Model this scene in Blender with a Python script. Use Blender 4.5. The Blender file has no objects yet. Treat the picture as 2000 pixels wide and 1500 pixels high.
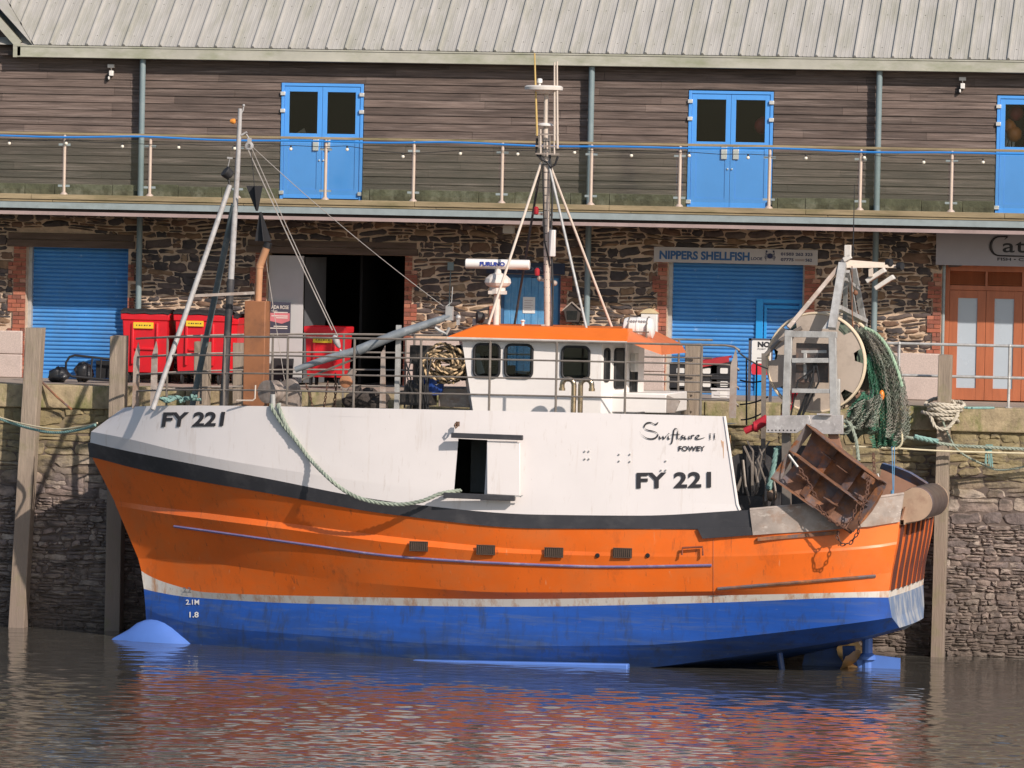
import bpy, math, random
import numpy as np
from mathutils import Vector, Matrix
R = math.radians
SC = bpy.context.scene
COL = SC.collection
rnd = random.Random(7)

# ---------------------------------------------------------------- camera
FPX = 11120.0                       # focal length in pixels of the 2000 px wide photograph
YAW, PITCH, ROLL = math.atan(0.156), math.atan(300/11120), 0.0205
CAMH = 7.41
fwd = Vector((-math.sin(YAW)*math.cos(PITCH), math.cos(YAW)*math.cos(PITCH), -math.sin(PITCH)))
CAM = Vector((0, 0, CAMH)) - Vector((fwd.x, fwd.y, 0))*105.9
right0 = fwd.cross(Vector((0, 0, 1))).normalized(); up0 = right0.cross(fwd)
cx = right0*math.cos(ROLL) + up0*math.sin(ROLL)
cy = up0*math.cos(ROLL) - right0*math.sin(ROLL)
cam_d = bpy.data.cameras.new('camera'); cam = bpy.data.objects.new('camera', cam_d); COL.objects.link(cam)
mw = Matrix((cx, cy, -fwd)).transposed().to_4x4(); mw.translation = CAM
cam.matrix_world = mw
cam_d.sensor_width = 36; cam_d.lens = 36*FPX/2000; cam_d.clip_start = 1; cam_d.clip_end = 5000
SC.camera = cam

# ---------------------------------------------------------------- light
SUN = Vector((0.93, -1.0, 0.86)).normalized()      # towards the sun
el = math.asin(SUN.z)
world = bpy.data.worlds.new('World'); SC.world = world; world.use_nodes = True
wn = world.node_tree; bg = wn.nodes['Background']
sky = wn.nodes.new('ShaderNodeTexSky'); sky.sky_type = 'NISHITA'; sky.sun_disc = False
sky.sun_elevation = el; sky.sun_rotation = math.atan2(SUN.x, SUN.y)
sky.air_density = 1.0; sky.dust_density = 1.0
wn.links.new(sky.outputs[0], bg.inputs[0]); bg.inputs[1].default_value = 0.115
sl = bpy.data.lights.new('sun', 'SUN'); sl.energy = 4.6; sl.angle = R(0.55); sl.color = (1.0, 0.89, 0.79)
so = bpy.data.objects.new('sun', sl); COL.objects.link(so); so.location = (20, -30, 40)
so.rotation_euler = (-SUN).to_track_quat('-Z', 'Y').to_euler()
vs = SC.view_settings; vs.view_transform = 'Standard'; vs.look = 'None'; vs.exposure = 0.0; vs.gamma = 1.0
SC.cycles.max_bounces = 8; SC.cycles.transparent_max_bounces = 16

# ---------------------------------------------------------------- helpers
def ray(px, py):
    return cx*((px-1000)/FPX) - cy*((py-750)/FPX) + fwd
def P(px, py, Y=0.0, dz=0.0):
    """the point of the vertical plane y = Y seen at a pixel of the photograph"""
    d = ray(px, py); t = (Y-CAM.y)/d.y
    p = CAM + d*t; p.z += dz
    return p
# boat frame: centreline direction towards the stern, and the side that faces the camera
PHI = R(4.0); BO = Vector((0, -6.95, 0)); HS = 0.91      # HS scales every half breadth to the real beam
BU = Vector((math.cos(PHI), -math.sin(PHI), 0)); BN = Vector((-math.sin(PHI), -math.cos(PHI), 0)); ZU = Vector((0, 0, 1))
def B(px, py, hb=0.0):
    d = ray(px, py); t = ((BO-CAM).dot(BN) + hb*HS)/d.dot(BN)
    return CAM + d*t
def mir(p):
    h = (p-BO).dot(BN); return p - BN*(2*h)
def side(p, hb):
    return p + BN*(hb*HS-(p-BO).dot(BN))
def Pz(px, py, z):
    d = ray(px, py); t = (z-CAM.z)/d.z
    return CAM + d*t

def thing(name, label, cat, loc=(0, 0, 0), group=None):
    o = bpy.data.objects.new(name, None); COL.objects.link(o); o.location = loc; o.empty_display_size = 0.2
    o['label'] = label; o['category'] = cat
    if group: o['group'] = group
    return o
def tag(o, label, cat, group=None):
    o['label'] = label; o['category'] = cat
    if group: o['group'] = group
    return o

class MB:
    def __init__(s): s.v = []; s.f = []; s.m = []; s.cm = 0
    def add(s, vs, fs):
        n = len(s.v); s.v += [tuple(p) for p in vs]
        for f in fs: s.f.append([n+i for i in f]); s.m.append(s.cm)
        return s
    def quad(s, a, b, c, d): return s.add([a, b, c, d], [(0, 1, 2, 3)])
    def poly(s, pts): return s.add(pts, [tuple(range(len(pts)))])
    def box(s, x0, x1, y0, y1, z0, z1):
        return s.add([(x0,y0,z0),(x1,y0,z0),(x1,y1,z0),(x0,y1,z0),(x0,y0,z1),(x1,y0,z1),(x1,y1,z1),(x0,y1,z1)],
                     [(0,3,2,1),(4,5,6,7),(0,1,5,4),(1,2,6,5),(2,3,7,6),(3,0,4,7)])
    def obox(s, c, a, b, d):
        c, a, b, d = Vector(c), Vector(a), Vector(b), Vector(d)
        vs = [c+a*i+b*j+d*k for k in (-1, 1) for i, j in ((-1,-1),(1,-1),(1,1),(-1,1))]
        return s.add(vs, [(0,3,2,1),(4,5,6,7),(0,1,5,4),(1,2,6,5),(2,3,7,6),(3,0,4,7)])
    def bar(s, a, b, w, h, up=ZU):
        a, b = Vector(a), Vector(b); d = b-a
        if d.length < 1e-6: return s
        dn = d.normalized(); u = dn.cross(Vector(up))
        if u.length < 1e-4: u = dn.cross(Vector((0, 1, 0)))
        u.normalize(); v = u.cross(dn)
        return s.obox((a+b)/2, d/2, u*w/2, v*h/2)
    def tube(s, pts, r, n=8, closed=False, caps=True):
        pts = [Vector(p) for p in pts]; k = len(pts)
        rs = list(r) if isinstance(r, (list, tuple)) else [r]*k
        ring = []; last = None
        for i, p in enumerate(pts):
            if closed: t = pts[(i+1) % k]-pts[i-1]
            else: t = pts[min(i+1, k-1)]-pts[max(i-1, 0)]
            if t.length < 1e-9: t = Vector((0, 0, 1))
            t.normalize()
            if last is None:
                a = t.cross(ZU)
                if a.length < 0.05: a = t.cross(Vector((0, 1, 0)))
            else:
                a = last - t*last.dot(t)
                if a.length < 1e-5: a = t.cross(ZU)
            a.normalize(); last = a; b = t.cross(a)
            ring.append([p+(a*math.cos(2*math.pi*j/n)+b*math.sin(2*math.pi*j/n))*rs[i] for j in range(n)])
        vs = [q for rg in ring for q in rg]; fs = []
        for i in range(k if closed else k-1):
            i2 = (i+1) % k
            for j in range(n):
                j2 = (j+1) % n; fs.append((i*n+j, i*n+j2, i2*n+j2, i2*n+j))
        if caps and not closed:
            fs.append(tuple(range(n-1, -1, -1))); fs.append(tuple((k-1)*n+j for j in range(n)))
        return s.add(vs, fs)
    def cyl(s, a, b, r, n=14): return s.tube([a, b], r, n)
    def lathe(s, c, axis, prof, n=20):
        """prof: (radius, distance along the axis)"""
        c = Vector(c); ax = Vector(axis).normalized()
        a = ax.cross(ZU)
        if a.length < 0.05: a = ax.cross(Vector((1, 0, 0)))
        a.normalize(); b = ax.cross(a); vs = []; fs = []
        for r, t in prof:
            vs += [c+ax*t+(a*math.cos(2*math.pi*j/n)+b*math.sin(2*math.pi*j/n))*max(r, 1e-4) for j in range(n)]
        for i in range(len(prof)-1):
            for j in range(n):
                j2 = (j+1) % n; fs.append((i*n+j, i*n+j2, (i+1)*n+j2, (i+1)*n+j))
        fs.append(tuple(range(n-1, -1, -1))); fs.append(tuple((len(prof)-1)*n+j for j in range(n)))
        return s.add(vs, fs)
    def prism(s, poly, vec):
        vec = Vector(vec); poly = [Vector(p) for p in poly]; n = len(poly)
        fs = [tuple(range(n)), tuple(range(2*n-1, n-1, -1))] + [(i, i+n, (i+1) % n+n, (i+1) % n) for i in range(n)]
        return s.add(poly+[p+vec for p in poly], fs)
    def rows(s, rows, closed=False):
        k = len(rows[0]); vs = [p for r in rows for p in r]; fs = []
        for i in range(len(rows)-1):
            for j in range(k if closed else k-1):
                j2 = (j+1) % k; fs.append((i*k+j, i*k+j2, (i+1)*k+j2, (i+1)*k+j))
        return s.add(vs, fs)
    def ball(s, c, r, n=12, m=8, sc=(1, 1, 1)):
        c = Vector(c); rows = []
        for i in range(m+1):
            th = math.pi*i/m
            rows.append([c+Vector((r*sc[0]*math.sin(th)*math.cos(2*math.pi*j/n), r*sc[1]*math.sin(th)*math.sin(2*math.pi*j/n), r*sc[2]*math.cos(th))) for j in range(n)])
        return s.rows(rows, True)
    def build(s, name, mats, parent=None, sharp=35, bevel=0.0):
        me = bpy.data.meshes.new(name)
        off = Vector(parent.matrix_world.translation) if False else None
        base = Vector((0, 0, 0)); p = parent
        while p is not None: base += p.location; p = p.parent
        me.from_pydata([(a-base.x, b-base.y, c-base.z) for a, b, c in s.v], [], s.f)
        if not isinstance(mats, (list, tuple)): mats = [mats]
        for m in mats: me.materials.append(m)
        if len(mats) > 1: me.polygons.foreach_set('material_index', s.m)
        if sharp:
            me.polygons.foreach_set('use_smooth', [True]*len(me.polygons)); me.set_sharp_from_angle(angle=R(sharp))
        me.update()
        o = bpy.data.objects.new(name, me); COL.objects.link(o)
        if parent is not None: o.parent = parent
        if bevel:
            b = o.modifiers.new('bevel', 'BEVEL'); b.width = bevel; b.segments = 2; b.limit_method = 'ANGLE'
        return o

def struct(o): o['kind'] = 'structure'; return o

# ---------------------------------------------------------------- materials
def M(name, col, rough=0.6, metal=0.0, var=0.2, scale=3.0, an=(1, 1, 1), bump=0.0, bscale=25.0, ban=None,
      grime=None, gamt=0.5, gscale=1.5, gan=(1, 1, 1), gth=(0.5, 0.7), ramp=None, island=0.0, bands=(), grime2=None, coat=0.0, spec=None, extra=()):
    m = bpy.data.materials.new(name); m.use_nodes = True; nt = m.node_tree; N = nt.nodes; L = nt.links
    bs = N['Principled BSDF']; geo = N.new('ShaderNodeNewGeometry')
    def noise(sc, anis, detail=5, ro=0.6):
        mp = N.new('ShaderNodeMapping'); mp.inputs['Scale'].default_value = anis; L.new(geo.outputs['Position'], mp.inputs['Vector'])
        n = N.new('ShaderNodeTexNoise'); n.inputs['Scale'].default_value = sc; n.inputs['Detail'].default_value = detail
        n.inputs['Roughness'].default_value = ro; L.new(mp.outputs[0], n.inputs['Vector']); return n.outputs['Fac']
    def mr(src, a, b, c, d):
        r = N.new('ShaderNodeMapRange'); L.new(src, r.inputs[0])
        for i, q in enumerate((a, b, c, d)): r.inputs[i+1].default_value = q
        return r.outputs[0]
    def mix(fac, a, b, mode='MIX'):
        x = N.new('ShaderNodeMix'); x.data_type = 'RGBA'; x.blend_type = mode
        for k, q in ((0, fac), (6, a), (7, b)):
            if hasattr(q, 'links'): L.new(q, x.inputs[k])
            elif isinstance(q, (int, float)): x.inputs[k].default_value = q
            else: x.inputs[k].default_value = (*q[:3], 1)
        return x.outputs[2]
    if ramp:
        cr = N.new('ShaderNodeValToRGB'); cr.color_ramp.interpolation = 'CONSTANT'
        els = cr.color_ramp.elements
        while len(els) < len(ramp): els.new(0.5)
        for e, (q, c) in zip(els, ramp): e.position = q; e.color = (*c, 1)
        L.new(geo.outputs['Random Per Island'], cr.inputs[0]); base = cr.outputs[0]
    else: base = mix(0.0, col, col)
    if var:
        f = mr(noise(scale, an), 0.25, 0.75, 1-var, 1+var)
        if island:
            mul = N.new('ShaderNodeMath'); mul.operation = 'MULTIPLY'; L.new(f, mul.inputs[0])
            L.new(mr(geo.outputs['Random Per Island'], 0, 1, 1-island, 1+island), mul.inputs[1]); f = mul.outputs[0]
        cc = N.new('ShaderNodeCombineColor')
        for i in range(3): L.new(f, cc.inputs[i])
        base = mix(1.0, base, cc.outputs[0], 'MULTIPLY')
    for (z0, z1, c, amt) in bands:       # weathering that follows the tide or the damp, with a ragged edge
        sp = N.new('ShaderNodeSeparateXYZ'); L.new(geo.outputs['Position'], sp.inputs[0])
        ad = N.new('ShaderNodeMath'); ad.operation = 'ADD'; L.new(sp.outputs[2], ad.inputs[0])
        L.new(mr(noise(1.6, (1, 1, 1)), 0, 1, -0.6, 0.6), ad.inputs[1])
        g = mr(ad.outputs[0], z0, z1, 0, amt)
        base = mix(g, base, c)
    for gg, ga, gs, gn, gt in ((grime, gamt, gscale, gan, gth),) + ((grime2,) if grime2 else ()) + tuple(extra):
        if gg is not None: base = mix(mr(noise(gs, gn, 8, 0.7), gt[0], gt[1], 0, ga), base, gg)
    L.new(base, bs.inputs['Base Color'])
    bs.inputs['Roughness'].default_value = rough; bs.inputs['Metallic'].default_value = metal
    if rough < 0.9: L.new(mr(noise(scale*2.3, an), 0.2, 0.8, max(rough-0.08, 0.02), min(rough+0.12, 1)), bs.inputs['Roughness'])
    if coat: bs.inputs['Coat Weight'].default_value = coat
    if spec is not None: bs.inputs['Specular IOR Level'].default_value = spec
    if bump:
        b = N.new('ShaderNodeBump'); b.inputs['Strength'].default_value = 1.0; b.inputs['Distance'].default_value = bump
        L.new(noise(bscale, ban or an), b.inputs['Height']); L.new(b.outputs[0], bs.inputs['Normal'])
    return m
def glass(name, tint=(0.8, 0.85, 0.85), refl=0.06, rough=0.02):
    m = bpy.data.materials.new(name); m.use_nodes = True; nt = m.node_tree; N = nt.nodes; L = nt.links
    N.remove(N['Principled BSDF']); out = N['Material Output']
    tr = N.new('ShaderNodeBsdfTransparent'); tr.inputs[0].default_value = (*tint, 1)
    gl = N.new('ShaderNodeBsdfGlossy'); gl.inputs['Roughness'].default_value = rough; gl.inputs[0].default_value = (0.9, 0.9, 0.9, 1)
    lw = N.new('ShaderNodeFresnel'); lw.inputs[0].default_value = 1.5
    ad = N.new('ShaderNodeMath'); ad.operation = 'ADD'; ad.inputs[1].default_value = refl-0.04; ad.use_clamp = True; L.new(lw.outputs[0], ad.inputs[0])
    mx = N.new('ShaderNodeMixShader'); L.new(ad.outputs[0], mx.inputs[0]); L.new(tr.outputs[0], mx.inputs[1]); L.new(gl.outputs[0], mx.inputs[2])
    L.new(mx.outputs[0], out.inputs[0]); return m

MOSS = (0.10, 0.13, 0.035)
m_clad = M('weathered_boards', (0.125, 0.092, 0.078), 0.85, var=0.55, scale=2.6, an=(0.45, 1, 11), bump=0.008, bscale=7, ban=(0.7, 1, 16), island=0.30,
           grime=(0.36, 0.285, 0.25), gamt=0.65, gscale=1.8, gan=(0.28, 1, 9), gth=(0.52, 0.72), grime2=((0.035, 0.026, 0.024), 0.7, 1.1, (0.5, 1, 6), (0.55, 0.7)), bands=((9.1, 8.3, (0.060, 0.056, 0.046), 0.7),))
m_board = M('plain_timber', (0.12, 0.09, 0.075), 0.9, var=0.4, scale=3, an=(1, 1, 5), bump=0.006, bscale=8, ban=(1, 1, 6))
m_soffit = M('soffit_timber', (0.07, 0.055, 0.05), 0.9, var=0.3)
m_moss = M('mossy_upstand', (0.085, 0.085, 0.05), 0.95, var=0.5, scale=5, bump=0.02, bscale=14, grime=(0.22, 0.22, 0.16), gamt=0.8, gscale=3)
m_kerb = M('mossy_timber_kerb', (0.30, 0.235, 0.14), 0.9, var=0.35, scale=2, an=(0.5, 1, 5), bump=0.006, bscale=10, ban=(1, 1, 6), grime=(0.14, 0.13, 0.055), gamt=0.8, gscale=1.3, gan=(0.6, 1, 3))
m_steelblue = M('painted_grey_steel', (0.27, 0.32, 0.33), 0.55, var=0.15, scale=4, grime=(0.15, 0.16, 0.12), gamt=0.5, gscale=2, gan=(0.5, 1, 2))
m_mauve = M('weathered_flange', (0.36, 0.27, 0.255), 0.7, var=0.2, scale=3, grime=(0.12, 0.09, 0.08), gamt=0.6)
m_column = M('column_paint', (0.19, 0.25, 0.265), 0.5, var=0.12, grime=(0.30, 0.30, 0.28), gamt=0.3, gscale=3)
m_roof = M('weathered_roof_sheet', (0.40, 0.385, 0.355), 0.65, var=0.14, scale=1.6, an=(5, 0.5, 0.5), grime=(0.25, 0.25, 0.18), gamt=0.65, gscale=1.5, gan=(2.2, 0.45, 0.45), gth=(0.46, 0.74),
           grime2=((0.66, 0.60, 0.48), 0.7, 7, (1, 1, 1), (0.70, 0.76)), bump=0.002, bscale=30)
m_gutter = M('gutter_metal', (0.42, 0.41, 0.35), 0.6, var=0.15, scale=2, grime=(0.23, 0.25, 0.15), gamt=0.75, gscale=2, gan=(0.6, 1, 1.5), gth=(0.45, 0.7))
m_stone = M('rubble_stone', (0.1, 0.1, 0.1), 0.85, var=0.38, scale=6, bump=0.012, bscale=18,
            ramp=[(0, (0.060, 0.050, 0.050)), (0.22, (0.10, 0.075, 0.068)), (0.42, (0.17, 0.10, 0.066)), (0.58, (0.078, 0.066, 0.066)), (0.7, (0.22, 0.135, 0.08)), (0.8, (0.12, 0.092, 0.082)), (0.9, (0.26, 0.18, 0.115)), (0.95, (0.05, 0.044, 0.046))],
            grime=(0.30, 0.22, 0.15), gamt=0.45, gscale=5, gth=(0.55, 0.75))
m_mortar = M('lime_mortar', (0.58, 0.43, 0.31), 0.95, var=0.2, scale=8, bump=0.012, bscale=30, grime=(0.26, 0.19, 0.14), gamt=0.35, gscale=3)
m_brick = M('red_brick', (0.3, 0.1, 0.06), 0.85, var=0.2, scale=9, bump=0.004, bscale=40,
            ramp=[(0, (0.36, 0.115, 0.07)), (0.3, (0.28, 0.09, 0.06)), (0.55, (0.42, 0.16, 0.10)), (0.8, (0.22, 0.085, 0.06)), (0.92, (0.44, 0.22, 0.15))])
m_granite = M('pink_granite', (0.50, 0.41, 0.37), 0.8, var=0.22, scale=40, bump=0.003, bscale=60, grime=(0.33, 0.27, 0.24), gamt=0.5, gscale=2)
m_lintel = M('lintel_timber', (0.13, 0.09, 0.07), 0.9, var=0.45, scale=2.5, an=(0.4, 1, 5), bump=0.008, bscale=8, ban=(0.6, 1, 6), island=0.2)
m_blue = M('blue_door_paint', (0.085, 0.33, 0.80), 0.35, var=0.05, scale=2, coat=0.15)
m_shut = M('blue_shutter_paint', (0.065, 0.26, 0.60), 0.42, var=0.12, scale=2, grime=(0.45, 0.58, 0.78), gamt=0.75, gscale=7, gan=(1, 1, 0.6), gth=(0.62, 0.72),
           grime2=((0.10, 0.17, 0.30), 0.5, 1.3, (1, 1, 0.5), (0.5, 0.75)))
m_boarddoor = M('blue_boarded_door', (0.085, 0.27, 0.50), 0.6, var=0.22, scale=4, an=(4, 1, 0.5), grime=(0.25, 0.42, 0.58), gamt=0.5, gscale=6)
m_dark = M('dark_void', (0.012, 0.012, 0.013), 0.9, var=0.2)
m_black = M('black_rubber', (0.018, 0.018, 0.02), 0.6, var=0.3, scale=6)
m_white = M('white_plastic', (0.75, 0.73, 0.70), 0.4, var=0.05)
m_offwhite = M('weathered_white', (0.66, 0.62, 0.57), 0.5, var=0.1, grime=(0.4, 0.33, 0.25), gamt=0.5, gscale=4)
m_galv = M('galvanised_steel', (0.46, 0.455, 0.44), 0.45, metal=0.25, var=0.22, scale=9, grime=(0.26, 0.24, 0.22), gamt=0.6, gscale=5, gan=(1, 1, 0.4))
m_stain = M('stainless_tube', (0.62, 0.50, 0.42), 0.3, metal=0.3, var=0.05, scale=8)
m_pipe = M('rail_pipe', (0.22, 0.19, 0.165), 0.5, metal=0.3, var=0.2, scale=5, grime=(0.42, 0.37, 0.31), gamt=0.5, gscale=4)
m_palepipe = M('pale_mast_paint', (0.62, 0.53, 0.45), 0.45, var=0.14, scale=5, grime=(0.35, 0.28, 0.22), gamt=0.5, gscale=5)
m_rust = M('rusty_steel', (0.20, 0.10, 0.062), 0.7, metal=0.15, var=0.5, scale=4, bump=0.006, bscale=22, grime=(0.50, 0.19, 0.06), gamt=0.8, gscale=2.6, gth=(0.50, 0.68),
           grime2=((0.13, 0.125, 0.145), 0.85, 3.0, (1, 1, 1), (0.5, 0.62)))
m_rustlight = M('worn_bulwark_steel', (0.38, 0.32, 0.28), 0.6, metal=0.1, var=0.3, scale=4, an=(1, 1, 1), grime=(0.30, 0.17, 0.10), gamt=0.7, gscale=3, gth=(0.48, 0.66),
                grime2=((0.62, 0.56, 0.5), 0.6, 9, (0.6, 1, 1.4), (0.58, 0.66)))
m_pile = M('timber_pile', (0.30, 0.24, 0.185), 0.9, var=0.25, scale=3, an=(4, 4, 0.5), bump=0.012, bscale=8, ban=(5, 5, 0.5),
           bands=((3.2, 1.8, (0.25, 0.19, 0.15), 0.8), (0.9, 0.2, (0.23, 0.18, 0.15), 0.6)), grime=(0.20, 0.19, 0.09), gamt=0.6, gscale=2.5, gth=(0.52, 0.72))
# ================================================================ SETTING
DECKZ = P(981, 398, -1.7).z
QZ = P(1000, 774, -4.0).z
# ---- water: one sheet, fine in front of the quay, coarse out to the horizon
def axis(a, b, step, far0, far1):
    o = list(np.arange(a, b, step)); k = step; x = a
    lo = []
    while x > far0: k *= 1.35; x -= k; lo.append(x)
    k = step; x = o[-1]; hi = []
    while x < far1: k *= 1.35; x += k; hi.append(x)
    return np.array(lo[::-1]+o+hi)
wx = axis(-12.5, 14.0, 0.055, -700, 900); wy = axis(-31.0, -3.9, 0.055, -900, 0.0)
wy = wy[wy < -3.6]
WX, WY = np.meshgrid(wx, wy)
rs = np.random.RandomState(5); H = np.zeros_like(WX)
for i in range(150):
    lam = 0.17*(9.0**rs.rand()); th = rs.normal(0.1, 0.5)+math.pi/2
    k = 2*math.pi/lam; amp = 0.0036*lam/(1+(lam/0.9)**2)*1.4
    ph = rs.rand()*6.28; env = 1+0.7*np.sin(WX*rs.uniform(.1, .9)+WY*rs.uniform(.1, .9)+rs.rand()*6)
    H += amp*env*np.sin(k*(math.cos(th)*WX+math.sin(th)*WY)+ph + 0.8*np.sin(WX*rs.uniform(.3, 1.4)+WY*rs.uniform(-1, 1)))
calm = np.clip((-7.5-WY)/9.0, 0.45, 1.0)          # sheltered beside the quay
fade = np.clip((WX+60)/30, 0, 1)*np.clip((60-WX)/30, 0, 1)*np.clip((WY+70)/30, 0, 1)
H *= calm*fade
inn = (np.abs(WX) < 8) & (WY < -12) & (WY > -28)
gy = np.gradient(H, axis=0)/np.gradient(WY, axis=0)
H *= 0.056/float(np.sqrt((gy[inn]**2).mean()))        # settle the chop to a light ripple
fadein = (np.abs(np.gradient(WX, axis=1)) < 0.3) & (np.abs(np.gradient(WY, axis=0)) < 0.3)
H = H*np.where(fadein, 1, 0.3)+0.05
me = bpy.data.meshes.new('water'); ny, nx = WX.shape
me.vertices.add(nx*ny); me.vertices.foreach_set('co', np.stack([WX, WY, H], -1).astype('f').ravel())
ii = np.arange((ny-1)*(nx-1)); r_ = ii//(nx-1); c_ = ii % (nx-1); a_ = r_*nx+c_
fv = np.stack([a_, a_+1, a_+nx+1, a_+nx], -1).ravel().astype('i')
me.loops.add(len(fv)); me.loops.foreach_set('vertex_index', fv)
me.polygons.add(len(ii)); me.polygons.foreach_set('loop_start', (ii*4).astype('i')); me.polygons.foreach_set('use_smooth', np.ones(len(ii), bool))
me.update(calc_edges=True); me.validate()
m_water = M('harbour_water', (0.068, 0.064, 0.055), 0.03, var=0.2, scale=0.4, bump=0.0015, bscale=9.0, ban=(1.0, 1.2, 1))
m_water.node_tree.nodes['Principled BSDF'].inputs['IOR'].default_value = 1.5
for l in list(m_water.node_tree.links):
    if l.to_socket.name == 'Roughness': m_water.node_tree.links.remove(l)
me.materials.append(m_water)
w_o = bpy.data.objects.new('water', me); COL.objects.link(w_o); struct(w_o)

# ---- quay pavement
m_pave = M('quay_paving', (0.33, 0.27, 0.22), 0.9, var=0.2, scale=3, bump=0.004, bscale=20)
b = MB(); b.box(-40, 40, -3.98, 12, QZ-0.5, QZ-0.002)
struct(b.build('quay_pavement', m_pave))

# ---- stone laying
def lay_stones(mb, x0, x1, z0, z1, Y, holes, hr, wr, dr, seed, jit=0.018, split=0.3, gap=0.012, wob=0.03):
    r = random.Random(seed); z = z0; n = 0
    ph = [r.random()*6 for _ in range(4)]
    def wb(x, zz): return wob*(math.sin(x*1.7+ph[0]+zz*3)+0.6*math.sin(x*4.1+ph[1]+zz*7))
    def one(a, b2, c, d):
        w, h = b2-a-gap*2, d-c-gap*2
        if w < 0.03 or h < 0.018: return
        mx, mz = (a+b2)/2, (c+d)/2
        for (hx0, hx1, hz0, hz1) in holes:
            if mz > hz0-h*0.4 and mz < hz1+h*0.4:
                if a >= hx1 or b2 <= hx0: continue
                if a < hx0: b2 = min(b2, hx0)
                elif b2 > hx1: a = max(a, hx1)
                else: return
                w = b2-a-2*gap; mx = (a+b2)/2
                if w < 0.05: return
        dep = r.uniform(*dr); ring = []; q0 = r.uniform(0.0, 0.12)
        tpl = [(1, -.6), (1, .05), (.98-q0, .62), (.86-q0, .96), (.3, 1), (-.3, .99), (-.84+q0, .97), (-.97+q0*.5, .6), (-1, 0), (-.98+q0, -.62), (-.82+q0, -.97), (-.25, -1), (.35, -.98), (.84-q0, -.96)]; k = len(tpl)
        tilt = r.uniform(-0.25, 0.25)*h/max(w, 0.1)
        for i in range(k):
            ct, st = tpl[i]; q = 1
            px_ = w/2*ct*q+r.uniform(-jit, jit)*min(1, w/0.2); pz_ = h/2*st*q+r.uniform(-jit, jit)*min(1, h/0.12)
            ring.append((px_, pz_+px_*tilt))
        vs = [(mx+p, Y-0.001, mz+q+wb(mx+p, mz)) for p, q in ring]
        s2 = max(0.7, 1-0.022/min(w, h))
        vs += [(mx+p*s2, Y-dep*r.uniform(0.7, 1.1), mz+q*s2+wb(mx+p, mz)) for p, q in ring]
        vs += [(mx+r.uniform(-.1, .1)*w, Y-dep*r.uniform(1.0, 1.3), mz+wb(mx, mz))]
        fs = [(i, (i+1) % k, k+(i+1) % k, k+i) for i in range(k)]+[(k+i, k+(i+1) % k, 2*k) for i in range(k)]
        mb.add(vs, fs)
    while z < z1:
        h = min(r.uniform(*hr), z1-z)
        if z1-z-h < hr[0]*0.5: h = z1-z
        x = x0-r.random()*0.2
        while x < x1:
            w = r.uniform(*wr)*(0.7 if r.random() < 0.25 else 1)
            if r.random() < split and h > hr[0]*1.1:
                s = r.uniform(0.35, 0.65)*h
                one(x, x+w, z, z+s)
                if r.random() < 0.5: one(x, x+w, z+s, z+h)
                else: q = r.uniform(.3, .7)*w; one(x, x+q, z+s, z+h); one(x+q, x+w, z+s, z+h)
            else: one(x, x+w, z, z+h)
            x += w
        z += h
def lay_bricks(mb, x0, x1, z0, z1, Y, left_toothed=True):
    z = z0; i = 0; bh = 0.078
    while z < z1-0.02:
        full = (i//4) % 2 == 0
        a, c = x0, x1
        if not full:
            if left_toothed: a = x0+0.1
            else: c = x1-0.1
        n = max(1, round((c-a)/0.22)); off = 0.5 if i % 2 else 0
        xs = [a]+[a+(c-a)*(j+1-off)/n for j in range(n) if a+(c-a)*(j+1-off)/n < c-0.03]+[c]
        for p, q in zip(xs[:-1], xs[1:]):
            if q-p > 0.03: mb.box(p+0.005, q-0.005, Y-0.028-rnd.random()*0.004, Y+0.01, z+0.005, min(z+bh-0.005, z1))
        z += bh; i += 1

# ---- quay wall
WALLX0, WALLX1 = -22.0, 22.0
t = thing('quay_wall', 'tall harbour wall of dark rubble stone under a mossy yellow coping', 'wall', (0, -4, 0))
b = MB(); b.box(WALLX0, WALLX1, -3.99, -3.4, -3.0, QZ-0.02)
m_wallcore = M('dark_joint', (0.13, 0.10, 0.085), 0.95, var=0.3, bands=((3.3, 3.9, (0.24, 0.19, 0.11), 0.9),))
b.build('wall_core', m_wallcore, t, sharp=0)
m_wstone = M('quay_rubble', (0.1, 0.1, 0.1), 0.8, var=0.5, scale=7, bump=0.02, bscale=16,
             ramp=[(0, (0.26, 0.20, 0.17)), (0.2, (0.20, 0.155, 0.14)), (0.4, (0.32, 0.26, 0.22)), (0.6, (0.24, 0.18, 0.155)), (0.75, (0.17, 0.135, 0.125)), (0.9, (0.38, 0.31, 0.26))],
             bands=((2.7, 3.5, (0.29, 0.235, 0.10), 0.72), (1.7, 0.1, (0.085, 0.066, 0.052), 0.7)),
             grime=(0.07, 0.058, 0.05), gamt=0.75, gscale=3.5, gth=(0.50, 0.62), gan=(0.6, 1, 1.8),
             grime2=((0.55, 0.48, 0.40), 0.7, 26, (1, 1, 1), (0.66, 0.70)))
b = MB(); lay_stones(b, WALLX0, WALLX1, 2.4, QZ-0.42, -3.99, [], (0.12, 0.26), (0.25, 0.8), (0.012, 0.035), 3, jit=0.02, gap=0.004)
lay_stones(b, WALLX0, WALLX1, -0.4, 2.4, -3.99, [], (0.045, 0.13), (0.10, 0.42), (0.012, 0.055), 4, jit=0.02, gap=0.004, wob=0.018, split=0.45)
b.build('rubble_facing', m_wstone, t, sharp=40)
m_cope = M('mossy_coping', (0.38, 0.30, 0.185), 0.9, var=0.35, scale=6, bump=0.01, bscale=30, grime=(0.14, 0.16, 0.04), gamt=0.85, gscale=2.6, gth=(0.47, 0.64), gan=(1, 1, 0.5),
           grime2=((0.16, 0.12, 0.08), 0.6, 5, (1, 1, 1), (0.56, 0.7)))
b = MB(); x = WALLX0
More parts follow.
